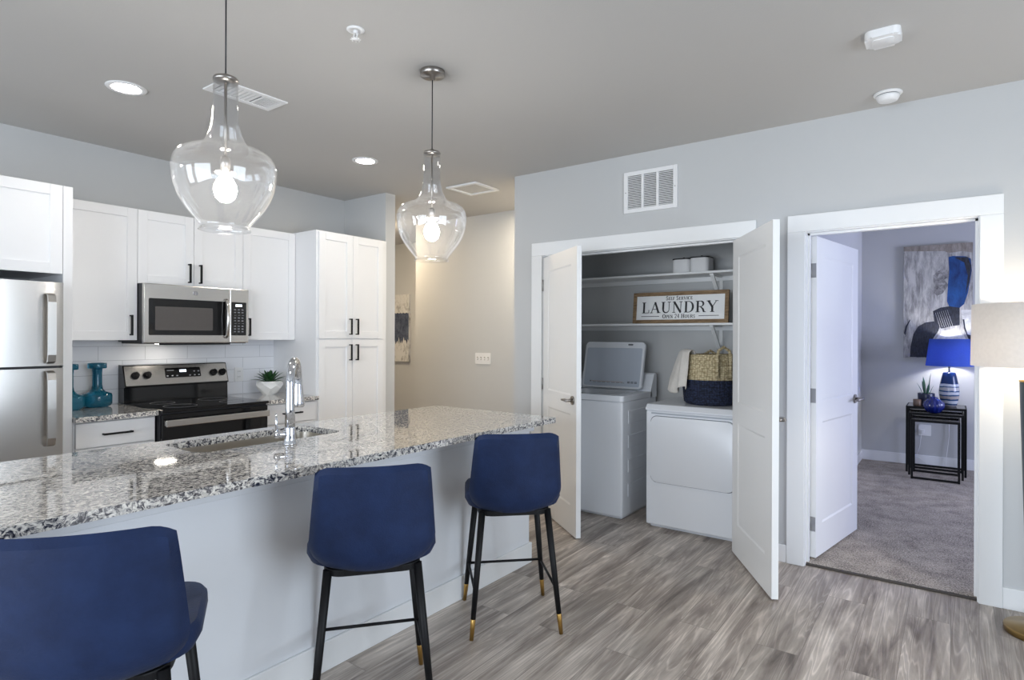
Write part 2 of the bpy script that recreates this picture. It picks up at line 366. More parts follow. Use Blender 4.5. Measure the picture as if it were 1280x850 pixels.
# out of frame: the living room's far sides with their windows
struct('wall_front', boxes((-4.97, -4.3, -3.5, -3.38, 0, H), (-2.9, -2.5, -3.5, -3.38, 0, H), (0.7, 2.85, -3.5, -3.38, 0, H), (-4.3, -2.9, -3.5, -3.38, 0, .3), (-4.3, -2.9, -3.5, -3.38, 2.4, H), (-2.5, 0.7, -3.5, -3.38, 0, 0.1), (-2.5, 0.7, -3.5, -3.38, 2.4, H)), WALL, 'grey wall with windows behind the viewer', 'wall')
struct('wall_right', boxes((2.70, 2.85, -3.5, 0.1, 0, H), (2.70, 2.85, 2.5, LY, 0, H), (2.70, 2.85, 0.1, 2.5, 0, .5), (2.70, 2.85, 0.1, 2.5, 2.4, H)), WALL, 'grey side wall with a window right of the viewer', 'wall')
def window(name, label, bs): struct(name, boxes(*bs), TRIM, label, 'window')
window('window_1', 'white frame of the wide window behind the viewer', [(-2.5, -2.44, -3.46, -3.40, .1, 2.4), (0.64, 0.7, -3.46, -3.40, .1, 2.4), (-0.93, -0.87, -3.46, -3.40, .1, 2.4), (-2.44, .64, -3.46, -3.40, 2.34, 2.4), (-2.44, .64, -3.46, -3.40, .1, .16)])
window('window_2', 'white frame of the narrow window behind the viewer', [(-4.3, -4.24, -3.46, -3.40, .3, 2.4), (-2.96, -2.9, -3.46, -3.40, .3, 2.4), (-4.24, -2.96, -3.46, -3.40, 2.34, 2.4), (-4.24, -2.96, -3.46, -3.40, .3, .36), (-4.24, -2.96, -3.46, -3.40, 1.32, 1.36)])
window('window_3', 'white frame of the window right of the viewer', [(2.74, 2.8, .1, .16, .5, 2.4), (2.74, 2.8, 2.44, 2.5, .5, 2.4), (2.74, 2.8, .16, 2.44, 2.34, 2.4), (2.74, 2.8, .16, 2.44, .5, .56), (2.74, 2.8, 1.27, 1.33, .56, 2.34)])
window('window_4', 'white frame of the bedroom window', [(3.1, 3.16, 5.6, 5.66, .7, 2.3), (3.1, 3.16, 7.34, 7.4, .7, 2.3), (3.1, 3.16, 5.66, 7.34, 2.24, 2.3), (3.1, 3.16, 5.66, 7.34, .7, .76)])
# door casings and jambs
def casing(name, x0, x1, label):
    c, t = 0.1, 0.018
    bm = boxes((x0 - c - .005, x0 - .005, LY - t, LY, 0, OH + .005), (x1 + .005, x1 + c + .005, LY - t, LY, 0, OH + .005), (x0 - c - .005, x1 + c + .005, LY - t, LY, OH + .005, OH + c + .01), bev=0.003)
    box(bm, x0 - .02, x0, LY, LY + .12, 0, OH); box(bm, x1, x1 + .02, LY, LY + .12, 0, OH); box(bm, x0 - .02, x1 + .02, LY, LY + .12, OH, OH + .02)
    for s in ((x0, x0 + .012), (x1 - .012, x1)): box(bm, s[0], s[1], LY + .045, LY + .08, 0, OH)
    box(bm, x0, x1, LY + .045, LY + .08, OH - .012, OH)
    struct(name, bm, TRIM, label, 'door trim')
casing('trim_1', OL0, OL1, 'white casing around the laundry closet opening')
casing('trim_2', OB0, OB1, 'white casing around the bedroom doorway')
struct('baseboard_back', boxes((OB1 + .105, 2.7, LY - .014, LY, 0, .11), (OL1 + .105, OB0 - .105, LY - .014, LY, 0, .11), (-2.95, OL0 - .105, LY - .014, LY, 0, .11), bev=.003), TRIM, 'white baseboard right of the bedroom doorway', 'baseboard')
struct('baseboard_bedroom', boxes((-0.84, -0.826, 5.1, 7.97, .014, .125), (-0.826, 3.08, 7.956, 7.97, .014, .125), bev=.003), TRIM, 'white baseboard along the bedroom walls', 'baseboard')
struct('baseboard_hall', boxes((-5.185, -2.95, 5.096, 5.11, 0, .11), (-7.08, -5.2, 6.056, 6.07, 0, .11), bev=.003), TRIM, 'white baseboard along the hallway walls', 'baseboard')
struct('trim_3', boxes((OB0, OB1, 4.065, 4.09, 0.0, 0.012), bev=.004), mat('threshold_strip', rgb(66, 60, 54), .6, noise=(20, .1)), 'dark threshold strip where the carpet meets the plank floor', 'threshold')

# ---- doors: leaf in local x (0..w along leaf from hinge), y thickness, z up
def panel_leaf(w_, t, hgt):
    bm = B(); st, top, bot, lock = 0.112, 0.115, 0.2, 0.13
    zl = 0.86
    box(bm, 0, w_, 0.006, t - 0.006, 0.01, hgt)                                  # core
    for (y0, y1) in ((0, .006), (t - .006, t)):
        for (x0, x1, z0, z1) in ((0, st, .01, hgt), (w_ - st, w_, .01, hgt), (st, w_ - st, hgt - top, hgt), (st, w_ - st, .01, .01 + bot), (st, w_ - st, zl, zl + lock)):
            box(bm, x0, x1, y0, y1, z0, z1)
        # sloped sticking round each recessed panel
        for (z0, z1) in ((.01 + bot, zl), (zl + lock, hgt - top)):
            yo, yi = (y0, y1) if y0 == 0 else (y1, y0)
            o = [(st, z0), (w_ - st, z0), (w_ - st, z1), (st, z1)]; q = .012
            i_ = [(st + q, z0 + q), (w_ - st - q, z0 + q), (w_ - st - q, z1 - q), (st + q, z1 - q)]
            ov = [bm.verts.new((a, yo, b)) for a, b in o]; iv = [bm.verts.new((a, yi - (0.0005 if yo == 0 else -0.0005), b)) for a, b in i_]
            for k in range(4): bm.faces.new([ov[k], ov[(k + 1) % 4], iv[(k + 1) % 4], iv[k]])
    return bm
def lever(bm, x, y, z, side, toward):
    s = side
    tube(bm, [(x, y, z), (x, y + s * .009, z)], .031, 24); tube(bm, [(x, y + s * .009, z), (x, y + s * .05, z)], .011, 12)
    d = toward
    tube(bm, [(x - d * .008, y + s * .05, z), (x + d * .03, y + s * .053, z + .002), (x + d * .075, y + s * .05, z), (x + d * .115, y + s * .042, z - .004)], [.011, .010, .009, .0075], 10)
def door(name, label, w_, t, hgt, pivot, ang, flip, knob_sides, hinge_zs):
    """flip: leaf thickness lies on +y or -y of local x axis"""
    root = tag(bpy.data.objects.new(name, None), label, 'door', None, 'structure'); C.objects.link(root)
    root.location = pivot; root.rotation_euler = (0, 0, ang)
    bm = panel_leaf(w_, t, hgt)
    if flip:
        for v in bm.verts: v.co.y = -v.co.y
    obj('door_leaf', bm, DOOR, root)
    f = -1 if flip else 1
    bm = B()
    if 'o' in knob_sides: lever(bm, w_ - .065, 0, .96, -f, -1)
    if 'i' in knob_sides: lever(bm, w_ - .065, f * t, .96, f, -1)
    tag(obj('door_handle', bm, NICKEL, root), 'brushed nickel lever handle')
    for z in hinge_zs:
        bm = B(); tube(bm, [(-.004, -f * .004, z - .045), (-.004, -f * .004, z + .045)], .0075, 12)
        box(bm, -.0012, .0003, min(0, f * .032), max(0, f * .032), z - .045, z + .045)
        for dz in (-.03, 0, .03):
            tube(bm, [(-.0012, f * .018 + (.006 if dz == 0 else -.004), z + dz), (-.0022, f * .018 + (.006 if dz == 0 else -.004), z + dz)], .004, 8)
        tag(obj('hinge', bm, HINGE, root), 'grey metal butt hinge')
    return root
door('door_1', 'half-open white two-panel closet door left of the washer', .70, .035, 2.04, (OL0 + .010, LY - .012, 0), math.radians(-37.5), False, 'o', (.25, 1.03, 1.82))
door('door_2', 'wide-open white two-panel closet door right of the dryer', .725, .035, 2.04, (OL1 - .004, LY - .012, 0), math.radians(-58.0), True, 'o', (.25, 1.03, 1.82))
door('door_3', 'white two-panel bedroom door opened inward beside the blue lamp', .825, .035, 2.035, (OB0 + .004, LY + .128, .012), math.radians(80.5), True, 'oi', (.22, 1.03, 1.82))

# ------------------------------------------------------------------ kitchen cabinets
def pull(bm, x, y, z, ln, axis):
    """black square bar pull standing 30 mm off the front face at x"""
    a = ln / 2
    if axis == 'z':
        box(bm, x + .024, x + .035, y - .0065, y + .0065, z - a, z + a, bev=.0015)
        for s in (-1, 1): box(bm, x, x + .026, y - .006, y + .006, z + s * (a - .005) - .0045, z + s * (a - .005) + .0045)
    else:
        box(bm, x + .024, x + .035, y - a, y + a, z - .006, z + .006, bev=.0015)
        for s in (-1, 1): box(bm, x, x + .026, y + s * (a - .005) - .0045, y + s * (a - .005) + .0045, z - .0045, z + .0045)
    return bm
def shaker(y0, y1, z0, z1, xf, rail=.062):
    bm = B(); t = .02
    box(bm, xf - t, xf - .009, y0 + .01, y1 - .01, z0 + .01, z1 - .01)
    for (a, b, c, d) in ((y0, y0 + rail, z0, z1), (y1 - rail, y1, z0, z1), (y0 + rail, y1 - rail, z0, z0 + rail), (y0 + rail, y1 - rail, z1 - rail, z1)):
        box(bm, xf - t, xf, a, b, c, d, bev=.0012, seg=1)
    return bm
def slab_front(y0, y1, z0, z1, xf): return boxes((xf - .02, xf, y0, y1, z0, z1), bev=.002)
def cab(name, label, y0, y1, z0, z1, xb, xf, doors, group=None, drawers=(), kick=False):
    """doors: (y0,y1,z0,z1,hy,hz); xf is the face of the doors"""
    root = thing(name, label, 'cabinet', (xb, (y0 + y1) / 2, z0), 0, group)
    inv = Vector(root.location)
    def put(nm, bm, m, par=root):
        bmesh.ops.translate(bm, vec=-inv, verts=bm.verts[:]); return obj(nm, bm, m, par)
    bm = boxes((xb, xf - .021, y0, y1, z0 + (.1 if kick else 0), z1))
    if kick: box(bm, xb, xf - .085, y0, y1, z0, z0 + .1)
    put('body', bm, CAB)
    for (a, b, c, d, hy, hz) in doors:
        dr = put('door', shaker(a, b, c, d, xf), CAB)
        tag(put('handle', pull(B(), xf, hy, hz, .14, 'z'), BLACK, dr), 'black bar pull')
    for (a, b, c, d) in drawers:
        dr = put('drawer', slab_front(a, b, c, d, xf), CAB)
        tag(put('handle', pull(B(), xf, (a + b) / 2, (c + d) / 2, .165, 'y'), BLACK, dr), 'black bar pull')
    return root
ZB, ZT, UX = 1.372, 2.275, -4.52
g = .0015
BK = KX + .001
WC = 'white wall cabinets above the counter'
cab('wall_cabinet', 'white single-door wall cabinet above the blue glass vases', 1.335, 1.80, ZB, ZT, BK, UX, [(1.335 + g, 1.80 - g, ZB, ZT, 1.757, 1.475)], WC)
cab('wall_cabinet', 'short white two-door cabinet above the microwave', 1.80, 2.562, 1.765, ZT, BK, UX, [(1.80 + g, 2.181 - g, 1.765, ZT, 2.143, 1.86), (2.181 + g, 2.562 - g, 1.765, ZT, 2.222, 1.86)], WC)
cab('wall_cabinet', 'white single-door wall cabinet between microwave and tall pantry', 2.562, 3.03, ZB, ZT, BK, UX, [(2.562 + g, 3.03 - g, ZB, ZT, 2.607, 1.475)], WC)
cab('fridge_cabinet', 'deep white cabinet over the steel refrigerator', 0.42, 1.284, 1.766, 2.288, BK, -4.235, [(0.42 + g, .855 - g, 1.766, 2.288, .81, 1.86), (.855 + g, 1.284 - g, 1.766, 2.288, .90, 1.86)])
o = obj('end_panel', boxes((BK, -4.235, 1.285, 1.333, 0, 2.288), bev=.0015), CAB); tag(o, 'tall narrow white end panel right of the refrigerator', 'panel')
PX = -4.215
cab('pantry_cabinet', 'tall white four-door pantry cabinet next to the hallway', 3.032, 3.795, 0, 2.285, BK, PX,
    [(3.05, 3.395 - g, 1.385, 2.275, 3.362, 1.487), (3.395 + g, 3.742, 1.385, 2.275, 3.432, 1.487), (3.05, 3.395 - g, .11, 1.375, 3.362, 1.265), (3.395 + g, 3.742, .11, 1.375, 3.432, 1.265)], None, (), True)
CBZ = .882
cab('base_cabinet', 'white base cabinet with drawer left of the range', 1.335, 1.795, 0, CBZ, BK, -4.215, [(1.345, 1.785, .11, .715, 1.745, .62)], 'white base cabinets', [(1.345, 1.785, .722, .872)], True)
cab('base_cabinet', 'white base cabinet with drawer right of the range', 2.566, 3.03, 0, CBZ, BK, -4.215, [(2.576, 3.02, .11, .715, 2.61, .62)], 'white base cabinets', [(2.576, 3.02, .722, .872)], True)
o = obj('countertop', boxes((BK, -4.185, 1.335, 1.798, CBZ, .914), bev=.003), GRANITE); tag(o, 'short granite countertop left of the range under the blue vases', 'countertop')
o = obj('countertop', boxes((BK, -4.185, 2.564, 3.03, CBZ, .914), bev=.003), GRANITE); tag(o, 'short granite countertop right of the range under the potted plant', 'countertop')
struct('wall_backsplash', boxes((KX, KX + .008, 1.334, 3.031, .9145, ZB - .001)), TILE, 'glossy white tile backsplash behind the range', 'backsplash')

# outlet on the backsplash
t = thing('wall_outlet', 'white duplex outlet on the tile backsplash', 'outlet', (KX + .008, 2.708, 1.08))
obj('cover_plate', prism(B(), rrect(.075, .118, .008), .006, YZ(0, 0, 0), .002), WPLAST, t)
bm = B()
for s in (-1, 1):
    prism(bm, rrect(.034, .036, .012), .0025, YZ(.006, 0, s * .022), .001)
obj('receptacle', bm, WPLAST, t)
for s in (-1, 1):
    for q in (-.007, .007): obj('slot', boxes((.0080, .0092, q - .0012, q + .0012, s * .022 - .002, s * .022 + .008)), DARK, t)

# ------------------------------------------------------------------ refrigerator
FX = -4.10
t = thing('refrigerator', 'stainless top-freezer refrigerator with vertical bar handles', 'refrigerator', (-4.47, .87, 0))
def L_(bm, base):
    bmesh.ops.translate(bm, vec=-Vector(base), verts=bm.verts[:]); return bm
fb = (-4.47, .87, 0)
obj('body', L_(boxes((-4.82, FX - .062, .50, 1.25, .02, 1.70)), fb), DARK, t)
def bowed(y0, y1, z0, z1, x0, x1):
    bm = B(); n = 16; pts = []
    for k in range(n + 1):
        s = k / n; yy = y0 + (y1 - y0) * s; e = min(1, min(s, 1 - s) / .05)
        pts.append((yy, x1 - .010 * (2 * s - 1) ** 2 - .008 * (1 - math.sqrt(max(0, 1 - (1 - e) ** 2)))))
    out = [(y0, x0)] + pts + [(y1, x0)]
    lo = [bm.verts.new((x, y, z0)) for y, x in out]; hi = [bm.verts.new((x, y, z1)) for y, x in out]
    bm.faces.new(lo); bm.faces.new(hi[::-1]); m_ = len(out)
    for i in range(m_): bm.faces.new([lo[i], hi[i], hi[(i + 1) % m_], lo[(i + 1) % m_]])
    return bm
def fhandle(z0, z1):
    bm = B(); y = 1.178
    prof = [(0, z0), (.034, z0 + .012), (.044, z0 + .05), (.046, (z0 + z1) / 2), (.044, z1 - .05), (.034, z1 - .012), (0, z1)]
    n = len(prof)
    a = [[bm.verts.new((FX + .002 + d + dd, y + s * .019, z)) for d, z in prof] for s, dd in ((-1, 0), (1, 0), (1, .012), (-1, .012))]
    for i in range(n - 1):
        for q in range(4): bm.faces.new([a[q][i], a[(q + 1) % 4][i], a[(q + 1) % 4][i + 1], a[q][i + 1]])
    bm.faces.new([a[q][0] for q in range(4)]); bm.faces.new([a[q][-1] for q in range(4)])
    return bm
d1 = obj('freezer_door', L_(bowed(.50, 1.25, 1.232, 1.705, FX - .06, FX + .004), fb), STEEL, t, smooth=True)
d2 = obj('refrigerator_door', L_(bowed(.50, 1.25, .09, 1.218, FX - .06, FX + .004), fb), STEEL, t, smooth=True)
tag(obj('handle', L_(fhandle(1.245, 1.64), fb), STEEL, d1), 'long steel bar handle'); tag(obj('handle', L_(fhandle(.78, 1.205), fb), STEEL, d2), 'long steel bar handle')
obj('kick_grille', L_(boxes((-4.75, FX - .065, .51, 1.24, 0, .085)), fb), DARK, t)

# ------------------------------------------------------------------ microwave
MX = -4.43
t = thing('microwave', 'stainless over-the-range microwave below the short cabinet', 'microwave', (-4.63, 2.181, 1.345))
mb = (-4.63, 2.181, 1.345)
bm = boxes((BK, MX - .03, 1.803, 2.559, 1.36, 1.764)); box(bm, BK + .02, MX - .012, 1.82, 2.54, 1.347, 1.361)
obj('body', L_(bm, mb), DARK, t)
obj('bottom_vent', L_(boxes((MX - .11, MX - .02, 1.95, 2.42, 1.338, 1.349)), mb), VOID, t)
tag(obj('task_lamp', L_(boxes((-4.68, -4.60, 1.98, 2.10, 1.343, 1.3475)), mb), emit('task_glow', (1, .93, .82, 1), 22), t), 'small lit lamp lens under the oven')
# door: stainless frame bowed slightly, with dark glass
y0, y1, z0, z1 = 1.803, 2.405, 1.352, 1.764
dr = obj('door', L_(boxes((MX - .03, MX, y0, y1, z0, z1), bev=.006), mb), STEEL, t)
bm = prism(B(), rrect(.56, .255, .008), .003, YZ(MX - .001, 2.115, 1.535)); tag(obj('door_glass', L_(bm, mb), BGLASS, dr), 'black glass door front')
bm = prism(B(), rrect(.40, .165, .006), .0012, YZ(MX + .002, 2.075, 1.525)); obj('viewing_window', L_(bm, mb), mat('microwave_screen', rgb(92, 88, 86), .12, .3, noise=(40, .05)), dr)
bm = tube(B(), [(MX + .006, 2.375, 1.395), (MX + .03, 2.375, 1.41), (MX + .038, 2.375, 1.535), (MX + .03, 2.375, 1.66), (MX + .006, 2.375, 1.675)], [.012, .014, .014, .014, .012], 14)
tag(obj('handle', L_(bm, mb), STEEL, dr), 'curved steel bar handle')
obj('emblem_disc', L_(prism(B(), [(.0165 * math.cos(2 * PI * k / 32), .0165 * math.sin(2 * PI * k / 32)) for k in range(32)], .0012, YZ(MX - .0004, 2.15, 1.713)), mb), mat('emblem_grey', rgb(150, 150, 152), .35, .6, noise=(30, .03)), dr)
# emblem above the door glass: ring and monogram swirls
bm = B()
tube(bm, [(MX + .0014, 2.15 + .0165 * math.cos(a), 1.713 + .0155 * math.sin(a)) for a in [2 * PI * k / 32 for k in range(33)]], .0016, 6)
for cx in (-.005, .005):
    tube(bm, [(MX + .0014, 2.15 + cx + .0045 * math.cos(a), 1.713 + .007 * math.sin(a)) for a in [.4 + 5.2 * k / 16 for k in range(17)]], .0011, 6)
tag(obj('emblem', L_(bm, mb), CHROME, dr), 'round silver maker emblem')
cp = obj('control_panel', L_(boxes((MX - .03, MX, 2.407, 2.559, z0, z1), bev=.006), mb), STEEL, t)
bm = prism(B(), rrect(.118, .255, .006), .003, YZ(MX - .001, 2.478, 1.535)); obj('keypad', L_(bm, mb), BGLASS, cp)
bm = B()
for k in range(4): box(bm, MX + .002, MX + .0032, 2.452 + k * .013, 2.461 + k * .013, 1.628, 1.645)
tag(obj('display', L_(bm, mb), GLOWW, cp), 'lit clock display')
bm = B()
for r_ in range(9):
    for c_ in range(3):
        if r_ in (2, 5): box(bm, MX + .002, MX + .0028, 2.44 + c_ * .03, 2.457 + c_ * .03, 1.603 - r_ * .021, 1.606 - r_ * .021)
        else: box(bm, MX + .002, MX + .0028, 2.438 + c_ * .03, 2.454 + c_ * .03, 1.600 - r_ * .021, 1.609 - r_ * .021)
obj('buttons', L_(bm, mb), mat('button_print', rgb(120, 122, 128), .5, noise=(30, .05)), cp)

# ------------------------------------------------------------------ range
RX = -4.155; ry0, ry1 = 1.803, 2.559
rb = (-4.5, 2.181, 0)
t = thing('range', 'stainless and black electric range below the microwave', 'range', rb)
obj('body', L_(boxes((-4.835, RX - .03, ry0, ry1, .0, .898)), rb), DARK, t)
ck = obj('cooktop', L_(boxes((-4.80, RX + .008, ry0 - .002, ry1 + .002, .898, .917), bev=.004), rb), BGLASS, t)
for (x, y, r_) in ((-4.33, 2.0, .105), (-4.33, 2.37, .085), (-4.6, 2.0, .08), (-4.6, 2.37, .105)):
    bm = tube(B(), [(x + r_ * math.cos(a), y + r_ * math.sin(a), .9172) for a in [2 * PI * k / 40 for k in range(41)]], .0012, 6)
    obj('burner_ring', L_(bm, rb), BPRINT, ck)
bm = B()   # control front strip and oven door
od = obj('oven_door', L_(boxes((RX - .03, RX, ry0 + .004, ry1 - .004, .20, .885), bev=.006), rb), BGLASS, t)
bm = boxes((RX + .028, RX + .043, ry0 + .012, ry1 - .012, .806, .852), bev=.006)
for y in (ry0 + .03, ry1 - .03): box(bm, RX - .004, RX + .03, y - .016, y + .016, .812, .846, bev=.003)
tag(obj('handle', L_(bm, rb), STEEL, od), 'wide flat steel towel-bar handle')
obj('storage_drawer', L_(boxes((RX - .03, RX, ry0 + .004, ry1 - .004, .03, .19), bev=.006), rb), STEEL, t)
# backguard
bgm = B()
pts = [(-4.838, .917), (-4.74, .917), (-4.745, 1.028), (-4.725, 1.034), (-4.775, 1.188), (-4.838, 1.192)]
lo = [bgm.verts.new((x, ry0, z)) for x, z in pts]; hi = [bgm.verts.new((x, ry1, z)) for x, z in pts]
bgm.faces.new(lo); bgm.faces.new(hi[::-1])
for i in range(len(pts)): bgm.faces.new([lo[i], hi[i], hi[(i + 1) % len(pts)], lo[(i + 1) % len(pts)]])
bg = obj('backguard', L_(bgm, rb), BGLASS, t)
tilt = Matrix.Translation((-4.7495, 2.181, 1.111)) @ Matrix.Rotation(math.radians(-18), 4, 'Y') @ Matrix(((0, 0, 1, 0), (1, 0, 0, 0), (0, 1, 0, 0), (0, 0, 0, 1)))
fc = obj('control_face', L_(prism(B(), rrect(.742, .146, .006), .004, tilt, .001), rb), STEEL, bg)
bm = prism(B(), rrect(.262, .076, .008), .003, tilt @ Matrix.Translation((.032, .012, .0035)))
dp = obj('display_panel', L_(bm, rb), BGLASS, bg)
bm = B()
for k in range(4): prism(bm, rrect(.010, .018, .002, 2), .001, tilt @ Matrix.Translation((.012 + .0125 * k, .024, .0063)))
tag(obj('clock_display', L_(bm, rb), GLOWW, bg), 'lit clock display')
bm = B()
for (u, v) in [(-.085, -.012), (-.05, -.012), (-.015, -.012), (.08, -.012), (.115, -.012), (.147, -.012), (.115, .018), (.147, .018)]:
    obj('button', L_(prism(B(), rrect(.014, .008, .003, 2), .0008, tilt @ Matrix.Translation((u, v, .0063))), rb), RBTN, bg)
obj('button_row_print', L_(prism(B(), rrect(.05, .004, .001, 2), .0008, tilt @ Matrix.Translation((-.06, .03, .0063))), rb), RBTN, bg)
for u in (-.305, -.225, .262, .333):
    km = tilt @ Matrix.Translation((u, .0, .0038))
    bm = B()
    prism(bm, [(.027 * math.cos(2 * PI * k / 28), .027 * math.sin(2 * PI * k / 28)) for k in range(28)], .008, km, .002)
    prism(bm, [(.021 * math.cos(2 * PI * k / 28), .021 * math.sin(2 * PI * k / 28)) for k in range(28)], .024, km @ Matrix.Translation((0, 0, .008)), .003)
    prism(bm, rrect(.008, .044, .003, 2), .006, km @ Matrix.Translation((0, 0, .031)))
    kn = obj('knob', L_(bm, rb), BLACK, bg)

# ------------------------------------------------------------------ vases, potted plant
VG = mat('teal_glass', rgb(44, 150, 186), .05, 0, noise=(8, .12), Transmission_Weight=.75, IOR=1.45, Specular_IOR_Level=.7)
def vase_bm():
    return lathe(B(), [(0, 0), (.06, 0), (.078, .006), (.088, .02), (.089, .075), (.084, .09), (.05, .104), (.034, .122), (.029, .15), (.0285, .235), (.0305, .255), (.031, .262), (.054, .264), (.056, .268), (.056, .297), (.053, .301), (.04, .301), (.026, .262), (.022, .15), (.024, .13), (0, .12)], seg=40)
v1 = obj('glass_vase', vase_bm(), VG, loc=(-4.735, 1.635, .914)); tag(v1, 'teal blue glass bottle vase, fully in view beside the range', 'vase', 'teal glass vases')
v2 = v1.copy(); C.objects.link(v2); v2.location = (-4.668, 1.446, .914); tag(v2, 'teal blue glass bottle vase half hidden behind the white end panel', 'vase', 'teal glass vases')

t = thing('potted_succulent', 'green succulent in a faceted white pot on the counter by the pantry', 'plant', (-4.63, 2.862, .914))
bm = B(); n = 7
rows = [(.055, 0, 0), (.098, .05, .5), (.108, .082, 0), (.102, .112, .5), (.09, .112, .5), (.085, .098, .5)]
rg = [[bm.verts.new((r_ * math.cos(2 * PI * (k + o_) / n), r_ * math.sin(2 * PI * (k + o_) / n), z)) for k in range(n)] for r_, z, o_ in rows]
for i in range(len(rg) - 1):
    same = rows[i][2] == rows[i + 1][2]; up = rows[i][2] == 0
    for k in range(n):
        A, Bb = rg[i], rg[i + 1]; k2 = (k + 1) % n
        if same: bm.faces.new([A[k], A[k2], Bb[k2], Bb[k]])
        elif up: bm.faces.new([A[k], A[k2], Bb[k]]); bm.faces.new([A[k2], Bb[k2], Bb[k]])
        else: bm.faces.new([A[k], A[k2], Bb[k2]]); bm.faces.new([A[k], Bb[k2], Bb[k]])
bm.faces.new(rg[0][::-1]); bm.faces.new(rg[-1])
obj('pot', bm, mat('white_ceramic', rgb(236, 236, 234), .35, noise=(5, .01)), t)
LEAF = mat('leaf_green', rgb(34, 76, 36), .5, noise=(18, .3))
def blade(bm, base, az, el, ln, wd, curl, th=.006):
    """pointed fleshy leaf; el elevation at base, curling outward"""
    n = 7; p = Vector(base); rows_ = []
    for k in range(n + 1):
        s = k / n; e = el - curl * s
        d = Vector((math.cos(az) * math.cos(e), math.sin(az) * math.cos(e), math.sin(e)))
        side = Vector((-math.sin(az), math.cos(az), 0)); up = side.cross(d) * -1
        ww = wd * (.55 + .9 * s - 1.45 * s * s * s) if s < 1 else 0.0006
        ww = max(ww, .0006)
        rows_.append([bm.verts.new(p - side * ww + up * ww * .25), bm.verts.new(p - up * th * .5 * (1 - s)), bm.verts.new(p + side * ww + up * ww * .25), bm.verts.new(p + up * th * .5 * (1 - s) + up * .0005)])
        p = p + d * ln / n
    for k in range(n):
        for q in range(4):
            f = bm.faces.new([rows_[k][q], rows_[k][(q + 1) % 4], rows_[k + 1][(q + 1) % 4], rows_[k + 1][q]]); f.smooth = True
    bm.faces.new(rows_[0]); bm.faces.new(rows_[-1][::-1])
bm = B()
for k in range(22):
    az = k * 2.39996; ring = k / 21
    blade(bm, (.012 * math.cos(az), .012 * math.sin(az), .095), az, 1.4 - 1.0 * ring, .112 + .04 * ring, .021, .55 * ring + .1)
obj('leaves', bm, LEAF, t)

# ------------------------------------------------------------------ island
ib = (-2.5, 1.25, 0)
IX0, IX1, IY0, IY1, IZ = -2.93, -2.124, -.62, 3.082, .882
t = thing('kitchen_island', 'long white painted kitchen island facing the blue stools', 'island', ib)
bm = boxes((IX1 - .03, IX1, IY0, IY1, 0, IZ), (IX0, IX0 + .02, IY0, IY1, .1, IZ), (IX0, IX1 - .03, IY1 - .03, IY1, 0, IZ), (IX0, IX1 - .03, IY0, IY0 + .03, 0, IZ), (IX0 + .02, IX1 - .03, IY0 + .03, IY1 - .03, .1, .12))
obj('body', L_(bm, ib), ISL, t)
bm = boxes((IX1, IX1 + .014, IY0, IY1 + .014, 0, .125), (IX0, IX1, IY1, IY1 + .014, 0, .125), bev=.004)
obj('baseboard', L_(bm, ib), TRIM, t)
bm = boxes((IX1, IX1 + .022, IY0, IY1 + .022, IZ - .062, IZ), (IX0, IX1, IY1, IY1 + .022, IZ - .062, IZ), bev=.003)
obj('apron_trim', L_(bm, ib), ISL, t)
# top with sink cut-out
SX0, SX1, SY0, SY1 = -2.875, -2.53, 1.245, 1.985
TX0, TX1, TY0, TY1 = -2.965, -1.952, -.66, 3.13
bm = B()
outer = [(a + (TX0 + TX1) / 2, b + (TY0 + TY1) / 2) for a, b in rrect(TX1 - TX0, TY1 - TY0, .02)]
inner = [(a + (SX0 + SX1) / 2, b + (SY0 + SY1) / 2) for a, b in rrect(SX1 - SX0, SY1 - SY0, .06, 8)]
es = []
for lp in (outer, inner):
    vv = [bm.verts.new((x, y, .914)) for x, y in lp]
    es += [bm.edges.new((vv[i], vv[(i + 1) % len(vv)])) for i in range(len(vv))]
r_ = bmesh.ops.triangle_fill(bm, use_beauty=True, use_dissolve=False, edges=es)
ex = bmesh.ops.extrude_face_region(bm, geom=bm.faces[:])
bmesh.ops.translate(bm, vec=(0, 0, -.032), verts=[v for v in ex['geom'] if isinstance(v, bmesh.types.BMVert)])
o = obj('island_countertop', L_(bm, (-2.45, 1.25, .882)), GRANITE, loc=(-2.45, 1.25, .882)); tag(o, 'long polished granite island countertop with sink cut-out', 'countertop')
# sink basin
bm = B(); rows_ = [(SX1 - SX0 + .05, SY1 - SY0 + .05, .06, .8815), (SX1 - SX0 + .006, SY1 - SY0 + .006, .06, .8815), (SX1 - SX0 - .01, SY1 - SY0 - .01, .06, .72), (SX1 - SX0 - .06, SY1 - SY0 - .06, .05, .70)]
rg = [[bm.verts.new((x, y, z - .70)) for x, y in rrect(a, b, r, 8)] for a, b, r, z in rows_]
for i in range(3):
    for k in range(len(rg[0])): bm.faces.new([rg[i][k], rg[i][(k + 1) % len(rg[0])], rg[i + 1][(k + 1) % len(rg[0])], rg[i + 1][k]])
bm.faces.new(rg[-1])
t = thing('sink', 'stainless undermount sink in the island countertop', 'sink', ((SX0 + SX1) / 2, (SY0 + SY1) / 2, .70))
obj('basin', bm, mat('sink_steel', rgb(196, 190, 180), .3, 1.0, noise=(40, .04)), t, smooth=True)
obj('drain', lathe(B(), [(0, .0015), (.04, .0015), (.044, .004), (.038, .006), (0, .003)], seg=24), CHROME, t)
